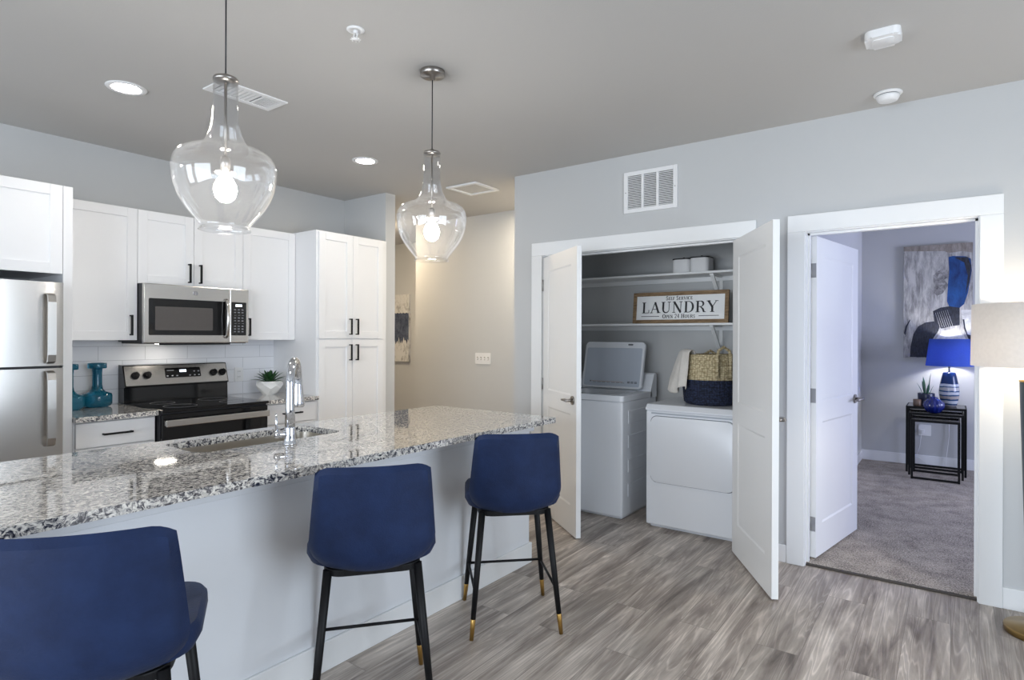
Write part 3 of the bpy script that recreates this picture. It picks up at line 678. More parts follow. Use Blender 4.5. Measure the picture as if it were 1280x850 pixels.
# faucet
fx, fy = -2.42, 1.598
t = thing('faucet', 'tall chrome gooseneck faucet beside the island sink', 'faucet', (fx, fy, .914))
obj('base', lathe(B(), [(0, 0), (.03, 0), (.031, .006), (.026, .012), (.024, .03), (.024, .075), (.02, .09), (0, .09)], seg=28), CHROME, t)
dv = Vector((-.735, .68, 0)).normalized(); R = .112
pts = [(0, 0, .08), (0, 0, .16), (0, 0, .25)] + [tuple(dv * (R - R * math.cos(a)) + Vector((0, 0, .265 + R * math.sin(a)))) for a in [PI * k / 16 for k in range(17)]]
end = dv * 2 * R
obj('spout', tube(B(), pts + [tuple(end + Vector((0, 0, .25)))], [.0225, .0205, .019] + [.0185] * 18, 20), CHROME, t)
obj('spray_head', tube(B(), [tuple(end + Vector((0, 0, z))) for z in (.285, .278, .25, .165, .150, .145)], [.014, .0195, .021, .030, .031, .027], 24), CHROME, t)
hv = Vector((-.25, -.95, 0)).normalized()
bm = tube(B(), [tuple(hv * a + Vector((0, 0, .05))) for a in (.015, .03, .062, .068)], [.017, .017, .017, .013], 16)
tube(bm, [tuple(hv * .058 + Vector((0, 0, .055))), tuple(hv * .060 + Vector((0, 0, .10))), tuple(hv * .063 + Vector((0, 0, .145)))], [.006, .0055, .0045], 10)
obj('lever_handle', bm, CHROME, t)

# ------------------------------------------------------------------ bar stools
def make_stool(label):
    root = thing('bar_stool', label, 'stool', (0, 0, 0), 0, 'navy upholstered bar stools')
    # backrest: curved padded shell, wider at the bottom, leaning back
    bm = B(); nu, nv, th = 24, 18, .04
    def P(u, v, s):
        # u -1..1 across, v 0..1 up
        q = max(0, 1 - v / .26)
        hw = .2225 - .0235 * max(0, (v - .26) / .74) - .048 * q * q
        au = max(0, (abs(u) - .72) / .28)
        x = u * hw
        z = .572 + .384 * v - .020 * au * au * v ** 6 + .012 * u * u * (1 - v)
        y = -.212 - .040 * v + .058 * u * u * (1 - .35 * v) + .030 * q * q
        e = min(1, (1 - abs(u)) / .09, (1 - v) / .07, v / .06 + .1); e = math.sqrt(max(0, 1 - (1 - e) ** 2))
        return Vector((x, y + s * th / 2 * e, z))
    F_ = {}
    for s in (-1, 1):
        for i in range(nu + 1):
            for j in range(nv + 1): F_[s, i, j] = bm.verts.new(P(-1 + 2 * i / nu, j / nv, s))
    for s in (-1, 1):
        for i in range(nu):
            for j in range(nv): bm.faces.new([F_[s, i, j], F_[s, i + 1, j], F_[s, i + 1, j + 1], F_[s, i, j + 1]])
    for i in range(nu):
        for j in (0, nv): bm.faces.new([F_[-1, i, j], F_[-1, i + 1, j], F_[1, i + 1, j], F_[1, i, j]])
    for j in range(nv):
        for i in (0, nu): bm.faces.new([F_[-1, i, j], F_[-1, i, j + 1], F_[1, i, j + 1], F_[1, i, j]])
    bmesh.ops.remove_doubles(bm, verts=bm.verts[:], dist=1e-5)
    obj('backrest', bm, NAVY, root, smooth=True)
    # seat: padded, rounded, raised at the sides
    bm = B(); rows_ = [(.36, .37, .09, .572), (.425, .415, .10, .585), (.455, .43, .11, .612), (.452, .43, .11, .638), (.43, .41, .10, .652), (.36, .34, .09, .655)]
    rg = []
    for (a, b, r, z) in rows_:
        rg.append([bm.verts.new((x * (1 - .06 * (y / .2)), y * .93 + .025, z + .22 * x * x - .06 * max(0, y) ** 2)) for x, y in rrect(a, b, r, 6)])
    m_ = len(rg[0])
    for i in range(len(rg) - 1):
        for k in range(m_): bm.faces.new([rg[i][k], rg[i][(k + 1) % m_], rg[i + 1][(k + 1) % m_], rg[i + 1][k]])
    c0 = bm.verts.new((0, 0, .572)); c1 = bm.verts.new((0, 0, .650))
    for k in range(m_):
        bm.faces.new([c0, rg[0][(k + 1) % m_], rg[0][k]]); bm.faces.new([c1, rg[-1][k], rg[-1][(k + 1) % m_]])
    obj('seat', bm, NAVY, root, smooth=True)
    bm = prism(B(), rrect(.345, .345, .07, 6), .024, XY(0, -.005, .556), .004)
    tag(obj('seat_frame', bm, BLACK, root), 'black seat frame')
    for sx in (-1, 1):
        for sy in (-1, 1):
            a = Vector((sx * .158, sy * .150, .575)); b = Vector((sx * .213, (.208 if sy > 0 else -.222), 0.0)); k = .16
            lg = obj('leg', tube(B(), [a, a.lerp(b, .5), a.lerp(b, 1 - k)], [.0165, .0145, .0118], 14), BLACK, root); tag(lg, 'slim black metal leg')
            tag(obj('foot_tip', tube(B(), [a.lerp(b, 1 - k), a.lerp(b, 1 - k + .002), b], [.0118, .0122, .0095], 14), BRASS, lg), 'brass tip')
    zz = .205
    def at(sx, sy): return Vector((sx * .158, sy * .150, .575)).lerp(Vector((sx * .213, (.208 if sy > 0 else -.222), 0)), 1 - zz / .575)
    for a, b in (((-1, 1), (1, 1)), ((-1, 1), (-1, -1)), ((1, 1), (1, -1))):
        tag(obj('footrest_bar', tube(B(), [at(*a), at(*b)], .0065, 10), BLACK, root), 'thin black bar')
    return root
s3 = make_stool('navy bar stool farthest along the island, beside the closet door')
s3.location = (-1.795, 2.437, 0); s3.rotation_euler = (0, 0, math.radians(45))
dup(s3, (-1.804, 1.550, 0), math.radians(51), 'middle navy bar stool of the three along the island')
dup(s3, (-1.80, .650, 0), math.radians(55), 'navy bar stool nearest the viewer, cropped by the picture edge')

# ------------------------------------------------------------------ pendants
def make_pendant(label):
    root = thing('pendant_light', label, 'pendant light', (0, 0, 0), 0, 'clear glass pendants over the island')
    tag(obj('canopy', lathe(B(), [(0, H), (.062, H), (.063, H - .004), (.063, H - .022), (.058, H - .026), (.016, H - .027), (.012, H - .045), (0, H - .046)], seg=36), NICKEL, root), 'round nickel ceiling canopy')
    obj('cord', tube(B(), [(0, 0, H - .04), (0, 0, 2.33)], .0028, 8), DARK, root)
    obj('cap', lathe(B(), [(0, 2.350), (.008, 2.350), (.009, 2.338), (.040, 2.336), (.043, 2.331), (.043, 2.322), (.012, 2.319), (0, 2.319)], seg=28), NICKEL, root)
    obj('stem', tube(B(), [(0, 0, 2.318), (0, 0, 2.03)], .005, 10), NICKEL, root)
    obj('socket', lathe(B(), [(0, 2.05), (.014, 2.05), (.017, 2.04), (.017, 1.995), (0, 1.995)], seg=20), NICKEL, root)
    prof = [(.041, 2.325), (.0415, 2.30), (.042, 2.26), (.0435, 2.20), (.0475, 2.165), (.055, 2.135), (.068, 2.106), (.085, 2.087), (.104, 2.079), (.134, 2.070), (.156, 2.056), (.169, 2.036), (.1755, 2.006), (.173, 1.975), (.166, 1.937), (.152, 1.90), (.132, 1.867), (.110, 1.838), (.093, 1.817), (.084, 1.806), (.081, 1.797), (.086, 1.790), (.088, 1.786)]
    prof = prof + [(r_ - .003, z_) for r_, z_ in prof[::-1]]
    obj('glass_shade', lathe(B(), prof, seg=64), GLASS, root)
    tag(obj('bulb', lathe(B(), [(0, 2.0), (.012, 1.998), (.014, 1.985), (.028, 1.968), (.038, 1.945), (.039, 1.93), (.032, 1.905), (.016, 1.890), (0, 1.887)], seg=24), BULB, root), 'glowing bulb')
    return root
p1 = make_pendant('clear glass pendant lamp hanging nearest the viewer, in front of the wall cabinets'); p1.location = (-2.115, 1.13, 0)
dup(p1, (-2.115, 2.195, 0), 0, 'clear glass pendant lamp farther along the island, in front of the hallway')

# ------------------------------------------------------------------ ceiling fixtures
def downlight(label, glow=None):
    root = thing('recessed_light', label, 'ceiling light', (0, 0, H), 0, 'recessed ceiling lights')
    obj('trim_ring', lathe(B(), [(.068, -.004), (.072, -.006), (.094, -.006), (.098, -.002), (.098, .0), (.068, .0)], seg=40), WPLAST, root)
    tag(obj('lens', lathe(B(), [(0, -.003), (.069, -.003), (.069, -.001), (0, -.001)], seg=32), glow or DOWN, root), 'glowing round lens')
    return root
dl = downlight('recessed ceiling light above the refrigerator side of the kitchen'); dl.location = (-3.6, 1.375, H)
dup(dl, (-3.61, 3.02, H), 0, 'recessed ceiling light in front of the tall pantry cabinet')
t = thing('ceiling_vent', 'white rectangular air vent behind the near pendant', 'vent', (-3.165, 1.81, H))
bm = B(); W_, L__ = .2, .385
for b in ((-W_ / 2, W_ / 2, -L__ / 2, -L__ / 2 + .03, -.008, 0), (-W_ / 2, W_ / 2, L__ / 2 - .03, L__ / 2, -.008, 0), (-W_ / 2, -W_ / 2 + .03, -L__ / 2 + .03, L__ / 2 - .03, -.008, 0), (W_ / 2 - .03, W_ / 2, -L__ / 2 + .03, L__ / 2 - .03, -.008, 0), (-W_ / 2 + .03, W_ / 2 - .03, .06, .072, -.007, 0)):
    box(bm, *b, bev=.001, seg=1)
obj('frame', bm, WPLAST, t)
bm = B()
for k in range(9):
    y = -.152 + k * .0255
    if y < .05: box(bm, -W_ / 2 + .03, W_ / 2 - .03, y, y + .02, -.006, -.002)
for k in range(7): box(bm, -W_ / 2 + .03, W_ / 2 - .03, .078 + k * .0125, .084 + k * .0125, -.006, -.002)
obj('louvers', bm, WPLAST, t)
obj('duct_opening', boxes((-W_ / 2 + .028, W_ / 2 - .028, -L__ / 2 + .028, L__ / 2 - .028, -.0015, 0)), mat('duct_grey', rgb(120, 120, 122), .7, noise=(12, .1)), t)
t = thing('exhaust_fan_grille', 'square white exhaust grille on the hallway ceiling', 'vent', (-3.48, 4.14, H))
bm = B(); q = .172
for b in ((-q, q, -q, -q + .035, -.016, 0), (-q, q, q - .035, q, -.016, 0), (-q, -q + .035, -q + .035, q - .035, -.016, 0), (q - .035, q, -q + .035, q - .035, -.016, 0)): box(bm, *b, bev=.004)
obj('frame', bm, WPLAST, t)
bm = boxes((-q + .033, q - .033, -q + .033, q - .033, -.006, 0))
obj('panel', bm, mat('fan_panel', rgb(196, 194, 190), .6, noise=(60, .1)), t)
t = thing('fire_sprinkler', 'small white fire sprinkler head on the ceiling', 'sprinkler', (-2.10, 1.70, H))
obj('escutcheon', lathe(B(), [(0, 0), (.038, 0), (.038, -.003), (.03, -.007), (.02, -.006), (.02, -.002), (0, -.002)], seg=32), WPLAST, t)
bm = tube(B(), [(0, 0, 0), (0, 0, -.018)], .010, 12)
for s in (-1, 1): tube(bm, [(s * .008, 0, -.016), (s * .012, 0, -.028), (s * .003, 0, -.042)], .0028, 8)
obj('frame_arms', bm, WPLAST, t)
bm = lathe(B(), [(0, -.042), (.016, -.042), (.016, -.0445), (0, -.0445)], seg=20)
for k in range(8):
    a = 2 * PI * k / 8; box(bm, .019 * math.cos(a) - .003, .019 * math.cos(a) + .003, .019 * math.sin(a) - .003, .019 * math.sin(a) + .003, -.0445, -.0425)
obj('deflector', bm, WPLAST, t)
t = thing('smoke_detector', 'white rounded square smoke detector nearer the middle of the ceiling', 'smoke detector', (-.247, 3.085, H))
obj('housing', prism(B(), rrect(.135, .135, .03), .034, Matrix.Translation((0, 0, 0)) @ Matrix.Rotation(PI, 4, 'X'), .014), WPLAST, t, smooth=True)
obj('front_cover', prism(B(), rrect(.085, .085, .02), .004, Matrix.Translation((0, 0, -.0335)) @ Matrix.Rotation(PI, 4, 'X'), .002), WPLAST, t, smooth=True)
t = thing('smoke_detector', 'white round smoke detector close above the doorway wall', 'smoke detector', (-.285, 3.845, H))
obj('base', lathe(B(), [(0, 0), (.068, 0), (.069, -.006), (.064, -.012), (.0, -.012)], seg=40), WPLAST, t)
obj('slot_ring', lathe(B(), [(.0, -.011), (.053, -.011), (.053, -.017), (.0, -.017)], seg=40), DARK, t)
obj('cap', lathe(B(), [(0, -.016), (.056, -.016), (.055, -.026), (.046, -.042), (.036, -.046), (0, -.046)], seg=40), WPLAST, t)

# return-air grille on the back wall
t = thing('return_grille', 'white return-air grille high above the laundry closet', 'vent', (-1.746, LY, 2.463))
bm = B(); W_, H_ = .405, .30
for b in ((-W_ / 2, -W_ / 2 + .03, -H_ / 2, H_ / 2), (W_ / 2 - .03, W_ / 2, -H_ / 2, H_ / 2), (-W_ / 2 + .03, W_ / 2 - .03, -H_ / 2, -H_ / 2 + .03), (-W_ / 2 + .03, W_ / 2 - .03, H_ / 2 - .03, H_ / 2), (-.066, -.048, -H_ / 2 + .03, H_ / 2 - .03), (.048, .066, -H_ / 2 + .03, H_ / 2 - .03)):
    box(bm, b[0], b[1], -.012, 0, b[2], b[3], bev=.0015, seg=1)
obj('frame', bm, WPLAST, t)
bm = B()
for c0, c1 in ((-.173, -.066), (-.048, .048), (.066, .173)):
    for k in range(19):
        z = -.117 + k * .0125
        vv = [bm.verts.new(p) for p in ((c0, -.009, z), (c1, -.009, z), (c1, -.003, z + .0085), (c0, -.003, z + .0085), (c0, -.0078, z - .0008), (c1, -.0078, z - .0008), (c1, -.0018, z + .0077), (c0, -.0018, z + .0077))]
        for f in ((0, 1, 2, 3), (7, 6, 5, 4), (0, 4, 5, 1), (3, 2, 6, 7), (0, 3, 7, 4), (1, 5, 6, 2)): bm.faces.new([vv[i] for i in f])
obj('louvers', bm, WPLAST, t)
obj('filter_backing', boxes((-.175, .175, -.0015, 0, -.122, .122)), VOID, t)
bm = B()
for s in (-1, 1): tube(bm, [(s * .187, -.012, 0.0), (s * .187, -.0135, 0.0)], .004, 10)
obj('screw', bm, NICKEL, t)

# hall switch plate
t = thing('switch_plate', 'white four-gang switch plate on the beige hallway wall', 'switch', (-4.142, 5.11, 1.166))
obj('cover_plate', prism(B(), rrect(.215, .122, .008), .006, XZ(0, 0, 0), .002), WPLAST, t)
for k in range(4):
    sw = obj('toggle', boxes((-.075 + k * .05 - .005, -.075 + k * .05 + .005, -.016, -.005, -.012, .006), bev=.002), WPLAST, t)
bm = B()
for k in range(4): box(bm, -.075 + k * .05 - .008, -.075 + k * .05 + .008, -.0068, -.0055, -.017, .017)
obj('toggle_slots', bm, mat('slot_grey', rgb(150, 146, 140), .6, noise=(20, .05)), t)

# ------------------------------------------------------------------ paintings
def paint_mat(name, c1, c2, scale, stretch=(1, 1, 1), lo=.35, hi=.65, extra=None):
    m, N, L, p = nmat(name)
    tc = N.new('ShaderNodeTexCoord'); mp = N.new('ShaderNodeMapping'); mp.inputs['Scale'].default_value = stretch; L.new(tc.outputs['Object'], mp.inputs['Vector'])
    n = N.new('ShaderNodeTexNoise'); n.inputs['Scale'].default_value = scale; n.inputs['Detail'].default_value = 9; n.inputs['Roughness'].default_value = .7; n.inputs['Distortion'].default_value = .4; L.new(mp.outputs[0], n.inputs['Vector'])
    st = [(lo, c1), (hi, c2)] + ([extra] if extra else [])
    r = ramp(N, st); L.new(n.outputs['Fac'], r.inputs[0]); L.new(r.outputs[0], p.inputs['Base Color']); p.inputs['Roughness'].default_value = .7
    return m
CREAM = paint_mat('cream_paint', rgb(132, 130, 128), rgb(214, 213, 210), 14, (1, 1, .6), .32, .5)
SLATE = paint_mat('slate_paint', rgb(44, 54, 76), rgb(96, 104, 122), 16, (1, 1, .7))
t = thing('hall_canvas', 'cream and slate blue abstract canvas on the hallway end wall', 'painting', (-6.66, 6.068, 1.524))
bm = boxes((-.40, .40, -.035, 0, -.482, .482)); obj('canvas', bm, CREAM, t)
# slate band with ragged lower edge
bm = B(); n = 48; top = [(-.40 + .8 * k / n, .215 + .006 * math.sin(k * 1.7)) for k in range(n + 1)]
bot = [(-.40 + .8 * k / n, -.185 + .03 * math.sin(k * 2.3) + .025 * math.sin(k * .9 + 1) + random.uniform(-.02, .02)) for k in range(n + 1)]
for k in range(n):
    bm.faces.new([bm.verts.new((x, -.0362, z)) for x, z in (bot[k], bot[k + 1], top[k + 1], top[k])])
tag(obj('painted_band', bm, SLATE, t), 'slate blue painted band')

ARTG = paint_mat('art_grey', rgb(96, 95, 97), rgb(196, 194, 190), 7, (3.5, 1, .7), .3, .62)
ARTB = paint_mat('art_blue', rgb(14, 40, 92), rgb(30, 84, 150), 9, (1, 1, .5))
ARTK = paint_mat('art_black', rgb(20, 21, 27), rgb(52, 56, 70), 22, (3, 1, 1))
ARTW = paint_mat('art_white', rgb(176, 176, 176), rgb(232, 232, 230), 12, (1, 1, 1))
t = thing('abstract_canvas', 'tall grey, black and blue abstract canvas above the bedroom lamp', 'painting', (-.128, 7.968, 1.805))
obj('canvas', boxes((-.305, .305, -.04, 0, -.612, .612), bev=.002), ARTG, t)
def patch(pts, m, name, d):
    bm = B(); bm.faces.new([bm.verts.new((x, -.04 - d, z)) for x, z in pts]); return obj(name, bm, m, t)
# normalised canvas coordinates (u right, v down) to local
def cv(ps): return [(-.305 + .61 * u, .612 - 1.224 * v) for u, v in ps]
patch(cv([(.0, .0), (.05, .0), (1, 0), (1, .09), (.86, .07), (.66, .08), (.6, .06), (.3, .05), (0, .04)]), paint_mat('art_taupe', rgb(120, 112, 104), rgb(160, 152, 144), 10, (3, 1, 1)), 'paint_wash', .0004)
patch(cv([(.66, .115), (.72, .108), (.90, .118), (.97, .14), (.985, .24), (.96, .34), (.93, .44), (.88, .53), (.80, .57), (.68, .56), (.64, .50), (.655, .34), (.67, .25)]), ARTB, 'blue_stroke', .0012)
patch(cv([(.74, .12), (.93, .125), (.975, .20), (.955, .33), (.90, .45), (.93, .28), (.88, .17)]), ARTK, 'dark_stroke', .0018)
patch(cv([(.44, .27), (.52, .23), (.64, .22), (.66, .29), (.60, .31), (.66, .36), (.58, .43), (.50, .45), (.44, .42), (.47, .36), (.44, .32)]), paint_mat('art_smudge', rgb(70, 68, 70), rgb(170, 168, 166), 18, (1, 1, 1)), 'smudge', .0010)
# black arch built from wedges
def arc(cx, cy, r0, r1, a0, a1, n=20): return [(cx + r1 * math.cos(a0 + (a1 - a0) * k / n), cy - .5 * r1 * math.sin(a0 + (a1 - a0) * k / n)) for k in range(n + 1)] + [(cx + r0 * math.cos(a1 + (a0 - a1) * k / n), cy - .5 * r0 * math.sin(a1 + (a0 - a1) * k / n)) for k in range(n + 1)]
patch(cv([(.10, .995), (.11, .90), (.15, .79), (.22, .72), (.33, .685), (.45, .675), (.55, .70), (.52, .76), (.44, .83), (.40, .90), (.385, .995)]), ARTK, 'black_arch', .0014)
patch(cv([(.44, .585), (.55, .555), (.68, .545), (.82, .56), (.82, .71), (.70, .72), (.56, .74), (.46, .68)]), ARTK, 'black_wedge', .0016)
patch(cv([(.84, .58), (.99, .58), (.99, .80), (.93, .79), (.87, .72)]), ARTW, 'white_patch', .0012)
patch(cv([(.93, .79), (.99, .80), (.99, .86), (.95, .84), (.88, .74), (.86, .66), (.885, .66), (.90, .73)]), ARTK, 'black_curve', .0018)
patch(cv([(.01, .78), (.03, .72), (.10, .655), (.105, .665), (.06, .72), (.03, .80)]), ARTK, 'black_tick', .0012)
patch(cv([(.40, .995), (.43, .88), (.52, .80), (.62, .755), (.76, .75), (.88, .80), (.97, .90), (.99, .995)]), ARTW, 'white_field', .0008)
bm = B()
for k in range(7):
    a, b = cv([(.475 + k * .028, .60 - k * .004)])[0], cv([(.545 + k * .030, .73 - k * .002)])[0]
    tube(bm, [(a[0], -.0420, a[1]), (b[0], -.0420, b[1])], .0012, 5)
obj('scratch_lines', bm, ARTW, t)

# ------------------------------------------------------------------ laundry closet
WX0, WX1, WY0, WY1 = -2.715, -2.035, 4.21, 4.86
wb = ((WX0 + WX1) / 2, (WY0 + WY1) / 2, 0)
t = thing('washing_machine', 'white top-loading washer with its lid raised', 'washer', wb)
bm = boxes((WX0, WX1, WY0, WY1, .015, .905), bev=.012)
for k in range(4):   # embossed ribs on the visible side panel
    z = .16 + k * .19
    box(bm, WX1 - .004, WX1 + .004, WY0 + .10, WY1 - .08, z, z + .10, bev=.003)
box(bm, WX0 + .02, WX1 - .02, WY0 + .03, WY1 - .03, 0, .02)
obj('body', L_(bm, wb), APPL, t)
# top deck ring with opening
bm = B()
out = [(a + wb[0], b + 4.50) for a, b in rrect(WX1 - WX0 + .006, 2 * (4.50 - WY0) + .006, .03)]
inn = [(a + wb[0], b + 4.50) for a, b in rrect(.50, .40, .05)]
es = []
for lp in (out, inn):
    vv = [bm.verts.new((x, y, .952)) for x, y in lp]; es += [bm.edges.new((vv[i], vv[(i + 1) % len(vv)])) for i in range(len(vv))]
bmesh.ops.triangle_fill(bm, use_beauty=True, edges=es)
ex = bmesh.ops.extrude_face_region(bm, geom=bm.faces[:]); bmesh.ops.translate(bm, vec=(0, 0, -.045), verts=[v for v in ex['geom'] if isinstance(v, bmesh.types.BMVert)])
obj('top_deck', L_(bm, wb), APPL, t)
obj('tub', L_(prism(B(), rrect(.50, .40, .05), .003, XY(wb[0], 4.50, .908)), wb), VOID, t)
# console: rounded wedge profile across the back
bm = B(); pr_ = [(4.86, .90), (4.86, 1.085), (4.85, 1.098), (4.83, 1.102), (4.805, 1.09), (4.775, 1.03), (4.74, .965), (4.735, .90)]
lo = [bm.verts.new((WX0 - .003, y, z)) for y, z in pr_]; hi = [bm.verts.new((WX1 + .003, y, z)) for y, z in pr_]
bm.faces.new(lo); bm.faces.new(hi[::-1])
for i in range(len(pr_)): bm.faces.new([lo[i], hi[i], hi[(i + 1) % len(pr_)], lo[(i + 1) % len(pr_)]])
cn = obj('console', L_(bm, wb), APPL, t)
# raised lid
lm = Matrix.Translation((-2.375, 4.70, .962)) @ Matrix.Rotation(math.radians(-13), 4, 'X')
bm = prism(B(), rrect(.565, .405, .03), .026, lm @ XZ(0, 0, .2025), .005)
lid = obj('lid', L_(bm, wb), APPL, t)
bm = prism(B(), rrect(.525, .335, .012), .002, lm @ XZ(0, -.026, .185), .001)
tag(obj('lid_panel', L_(bm, wb), mat('lid_inner', rgb(196, 204, 216), .25, noise=(4, .03)), lid), 'pale grey inner panel of the lid')
bm = prism(B(), rrect(.045, .014, .005), .003, lm @ XZ(.15, -.026, .383)); obj('lid_lock', L_(bm, wb), mat('lock_grey', rgb(110, 114, 122), .5, noise=(20, .05)), lid)
bm = prism(B(), [(-.17, -.0012), (.13, -.0012), (.13, .0012), (-.17, .0012)], .0008, lm @ XZ(-.02, -.028, .055)); obj('caution_line', L_(bm, wb), mat('label_orange', rgb(176, 120, 84), .6, noise=(20, .05)), lid)
bm = B()
for k in range(3):
    for r_ in range(2): prism(bm, [(-.012, -.003), (.012, -.003), (.012, .003), (-.012, .003)], .0008, lm @ XZ(.165 + k * .032, -.028, .05 + r_ * .009))
for k in range(7): prism(bm, [(-.016, -.0015), (.016, -.0015), (.016, .0015), (-.016, .0015)], .0008, lm @ XZ(-.16 + k * .045, -.028, .047))
prism(bm, [(-.005, -.006), (.005, -.006), (.005, .006), (-.005, .006)], .0008, lm @ XZ(-.2, -.028, .054))
obj('care_label', L_(bm, wb), mat('label_grey', rgb(96, 98, 106), .6, noise=(20, .05)), lid)

DX0, DX1, DY0, DY1 = -1.832, -1.146, 4.185, 4.86
db = ((DX0 + DX1) / 2, (DY0 + DY1) / 2, 0)
t = thing('clothes_dryer', 'white front-loading dryer carrying the woven basket', 'dryer', db)
bm = boxes((DX0, DX1, DY0 + .012, DY1, .02, .868), bev=.01); box(bm, DX0 + .02, DX1 - .02, DY0 + .05, DY1 - .03, 0, .025)
obj('body', L_(bm, db), APPL, t)
bm = B(); prf = [(DY0, .868), (DY0, .878), (DY0 + .03, .908), (DY0 + .045, .910), (DY1, .910), (DY1, .868)]
lo = [bm.verts.new((DX0 - .003, y, z)) for y, z in prf]; hi = [bm.verts.new((DX1 + .003, y, z)) for y, z in prf]
bm.faces.new(lo); bm.faces.new(hi[::-1])
for i in range(len(prf)): bm.faces.new([lo[i], hi[i], hi[(i + 1) % len(prf)], lo[(i + 1) % len(prf)]])
obj('top', L_(bm, db), APPL, t)
obj('front_panel', L_(boxes((DX0 + .004, DX1 - .004, DY0, DY0 + .014, .03, .862), bev=.005), db), APPL, t)
obj('door_gap', L_(prism(B(), rrect(.612, .492, .05), .001, XZ(db[0], DY0, .585)), db), mat('door_gap_grey', rgb(120, 124, 132), .6, noise=(10, .05)), t)
dd = obj('door', L_(prism(B(), rrect(.602, .482, .046), .014, XZ(db[0], DY0, .585), .006), db), APPL, t, smooth=True)
obj('door_grip', L_(prism(B(), rrect(.60, .012, .005), .004, XZ(db[0], DY0 - .0, .848), .001), db), mat('grip_grey', rgb(176, 182, 192), .4, noise=(10, .03)), t)  # plain grey grip strip above the door

# shelves with brackets
def shelf(z, label):
    root = thing('wall_shelf', label, 'shelf', (-1.89, 4.97, z), 0, 'closet shelves')
    obj('board', boxes((-.938, .938, -.31, -.001, -.018, 0), bev=.002), TRIM, root)
    obj('cleat', boxes((-.938, .938, -.018, -.001, -.055, -.0185)), TRIM, root)
    bm = B()
    # flat triangular brace bracket
    bx = .37
    box(bm, bx - .014, bx + .014, -.012, -.001, -.27, -.0185); box(bm, bx - .014, bx + .014, -.26, -.012, -.03, -.0185)
    vv = [bm.verts.new(p) for p in ((bx - .014, -.25, -.03), (bx + .014, -.25, -.03), (bx + .014, -.225, -.03), (bx - .014, -.225, -.03), (bx - .014, -.012, -.26), (bx + .014, -.012, -.26), (bx + .014, -.012, -.235), (bx - .014, -.012, -.235))]
    for f in ((0, 1, 5, 4), (3, 7, 6, 2), (0, 4, 7, 3), (1, 2, 6, 5), (0, 3, 2, 1), (4, 5, 6, 7)): bm.faces.new([vv[i] for i in f])
    obj('bracket', bm, TRIM, root)
    return root
shelf(1.926, 'upper white closet shelf holding two white canisters')
shelf(1.520, 'lower white closet shelf holding the laundry sign')

def canister(x, y, label):
    root = thing('canister', label, 'canister', (x, y, 1.926), 0, 'white canisters on the upper shelf')
    obj('body', prism(B(), rrect(.15, .15, .03), .112, XY(0, 0, 0), .004), WPLAST, root, smooth=True)
    bm = prism(B(), rrect(.154, .154, .03), .010, XY(0, 0, .112), .003); lathe(bm, [(0, .121), (.008, .122), (.011, .13), (.007, .136), (0, .137)], seg=16)
    tag(obj('lid', bm, DARK, root), 'thin dark lid with knob')
    return root
canister(-1.775, 4.80, 'left white canister with dark lid on the upper shelf')
canister(-1.615, 4.765, 'right white canister with dark lid on the upper shelf, nearer the open door')

# laundry sign
SERIF = {}
def g_(ch, adv, *st): SERIF[ch] = (adv, st)
T, H1 = .17, .055
def arcp(cx, cy, rx, ry, a0, a1, n=14): return [(cx + rx * math.cos(math.radians(a0 + (a1 - a0) * k / n)), cy + ry * math.sin(math.radians(a0 + (a1 - a0) * k / n))) for k in range(n + 1)]
def sf(x, y, w_=.34): return ([(x - w_ / 2, y), (x + w_ / 2, y)], H1)
lo_, hi_ = H1 / 2, 1 - H1 / 2
g_('L', .70, ([(.2, 0), (.2, 1)], T), sf(.2, hi_), ([(.03, lo_), (.66, lo_)], H1), ([(.64, 0), (.66, .3)], .06))
g_('A', .92, ([(.12, 0), (.45, 1)], .07), ([(.44, 1), (.78, 0)], T), ([(.24, .34), (.66, .34)], H1), sf(.12, lo_, .28), sf(.78, lo_, .34))
g_('U', .92, ([(.2, 1), (.2, .32)], T), (arcp(.46, .32, .26, .30, 180, 360), [.16, .15, .14, .13, .12, .11, .10, .10, .09, .08, .07, .07, .06, .06, .06]), ([(.72, .32), (.72, 1)], .06), sf(.2, hi_), sf(.72, hi_, .28))
g_('N', .95, ([(.17, 0), (.17, 1)], .06), ([(.17, 1), (.76, 0)], T), ([(.76, 0), (.76, 1)], .06), sf(.17, lo_, .28), sf(.76, hi_, .28), sf(.13, hi_, .18))
g_('D', .92, ([(.2, 0), (.2, 1)], T), ([(.03, hi_), (.42, hi_)], H1), ([(.03, lo_), (.42, lo_)], H1), (arcp(.42, .5, .36, .473, 90, -90, 18), [.055, .06, .07, .09, .11, .13, .15, .16, .17, .17, .17, .16, .15, .13, .11, .09, .07, .06, .055]))
g_('R', .90, ([(.2, 0), (.2, 1)], T), ([(.03, hi_), (.42, hi_)], H1), (arcp(.42, .735, .24, .238, 90, -90, 14), [.055, .07, .1, .12, .14, .15, .15, .15, .14, .12, .1, .08, .06, .055, .055]), ([(.2, .497), (.42, .497)], H1), ([(.42, .5), (.62, .30), (.72, .03)], [.08, .14, .16]), sf(.2, lo_), ([(.66, lo_), (.88, lo_)], H1))
g_('Y', .90, ([(.1, 1), (.44, .45)], T), ([(.78, 1), (.44, .45)], .06), ([(.44, .48), (.44, 0)], T), sf(.13, hi_), sf(.78, hi_, .28), sf(.44, lo_))
g_('S', .64, (arcp(.32, .74, .22, .23, 40, 270, 12), .11), (arcp(.32, .265, .23, .24, 90, -140, 12), .11), ([(.51, .72), (.51, 1)], .05), ([(.11, 0), (.11, .28)], .05))
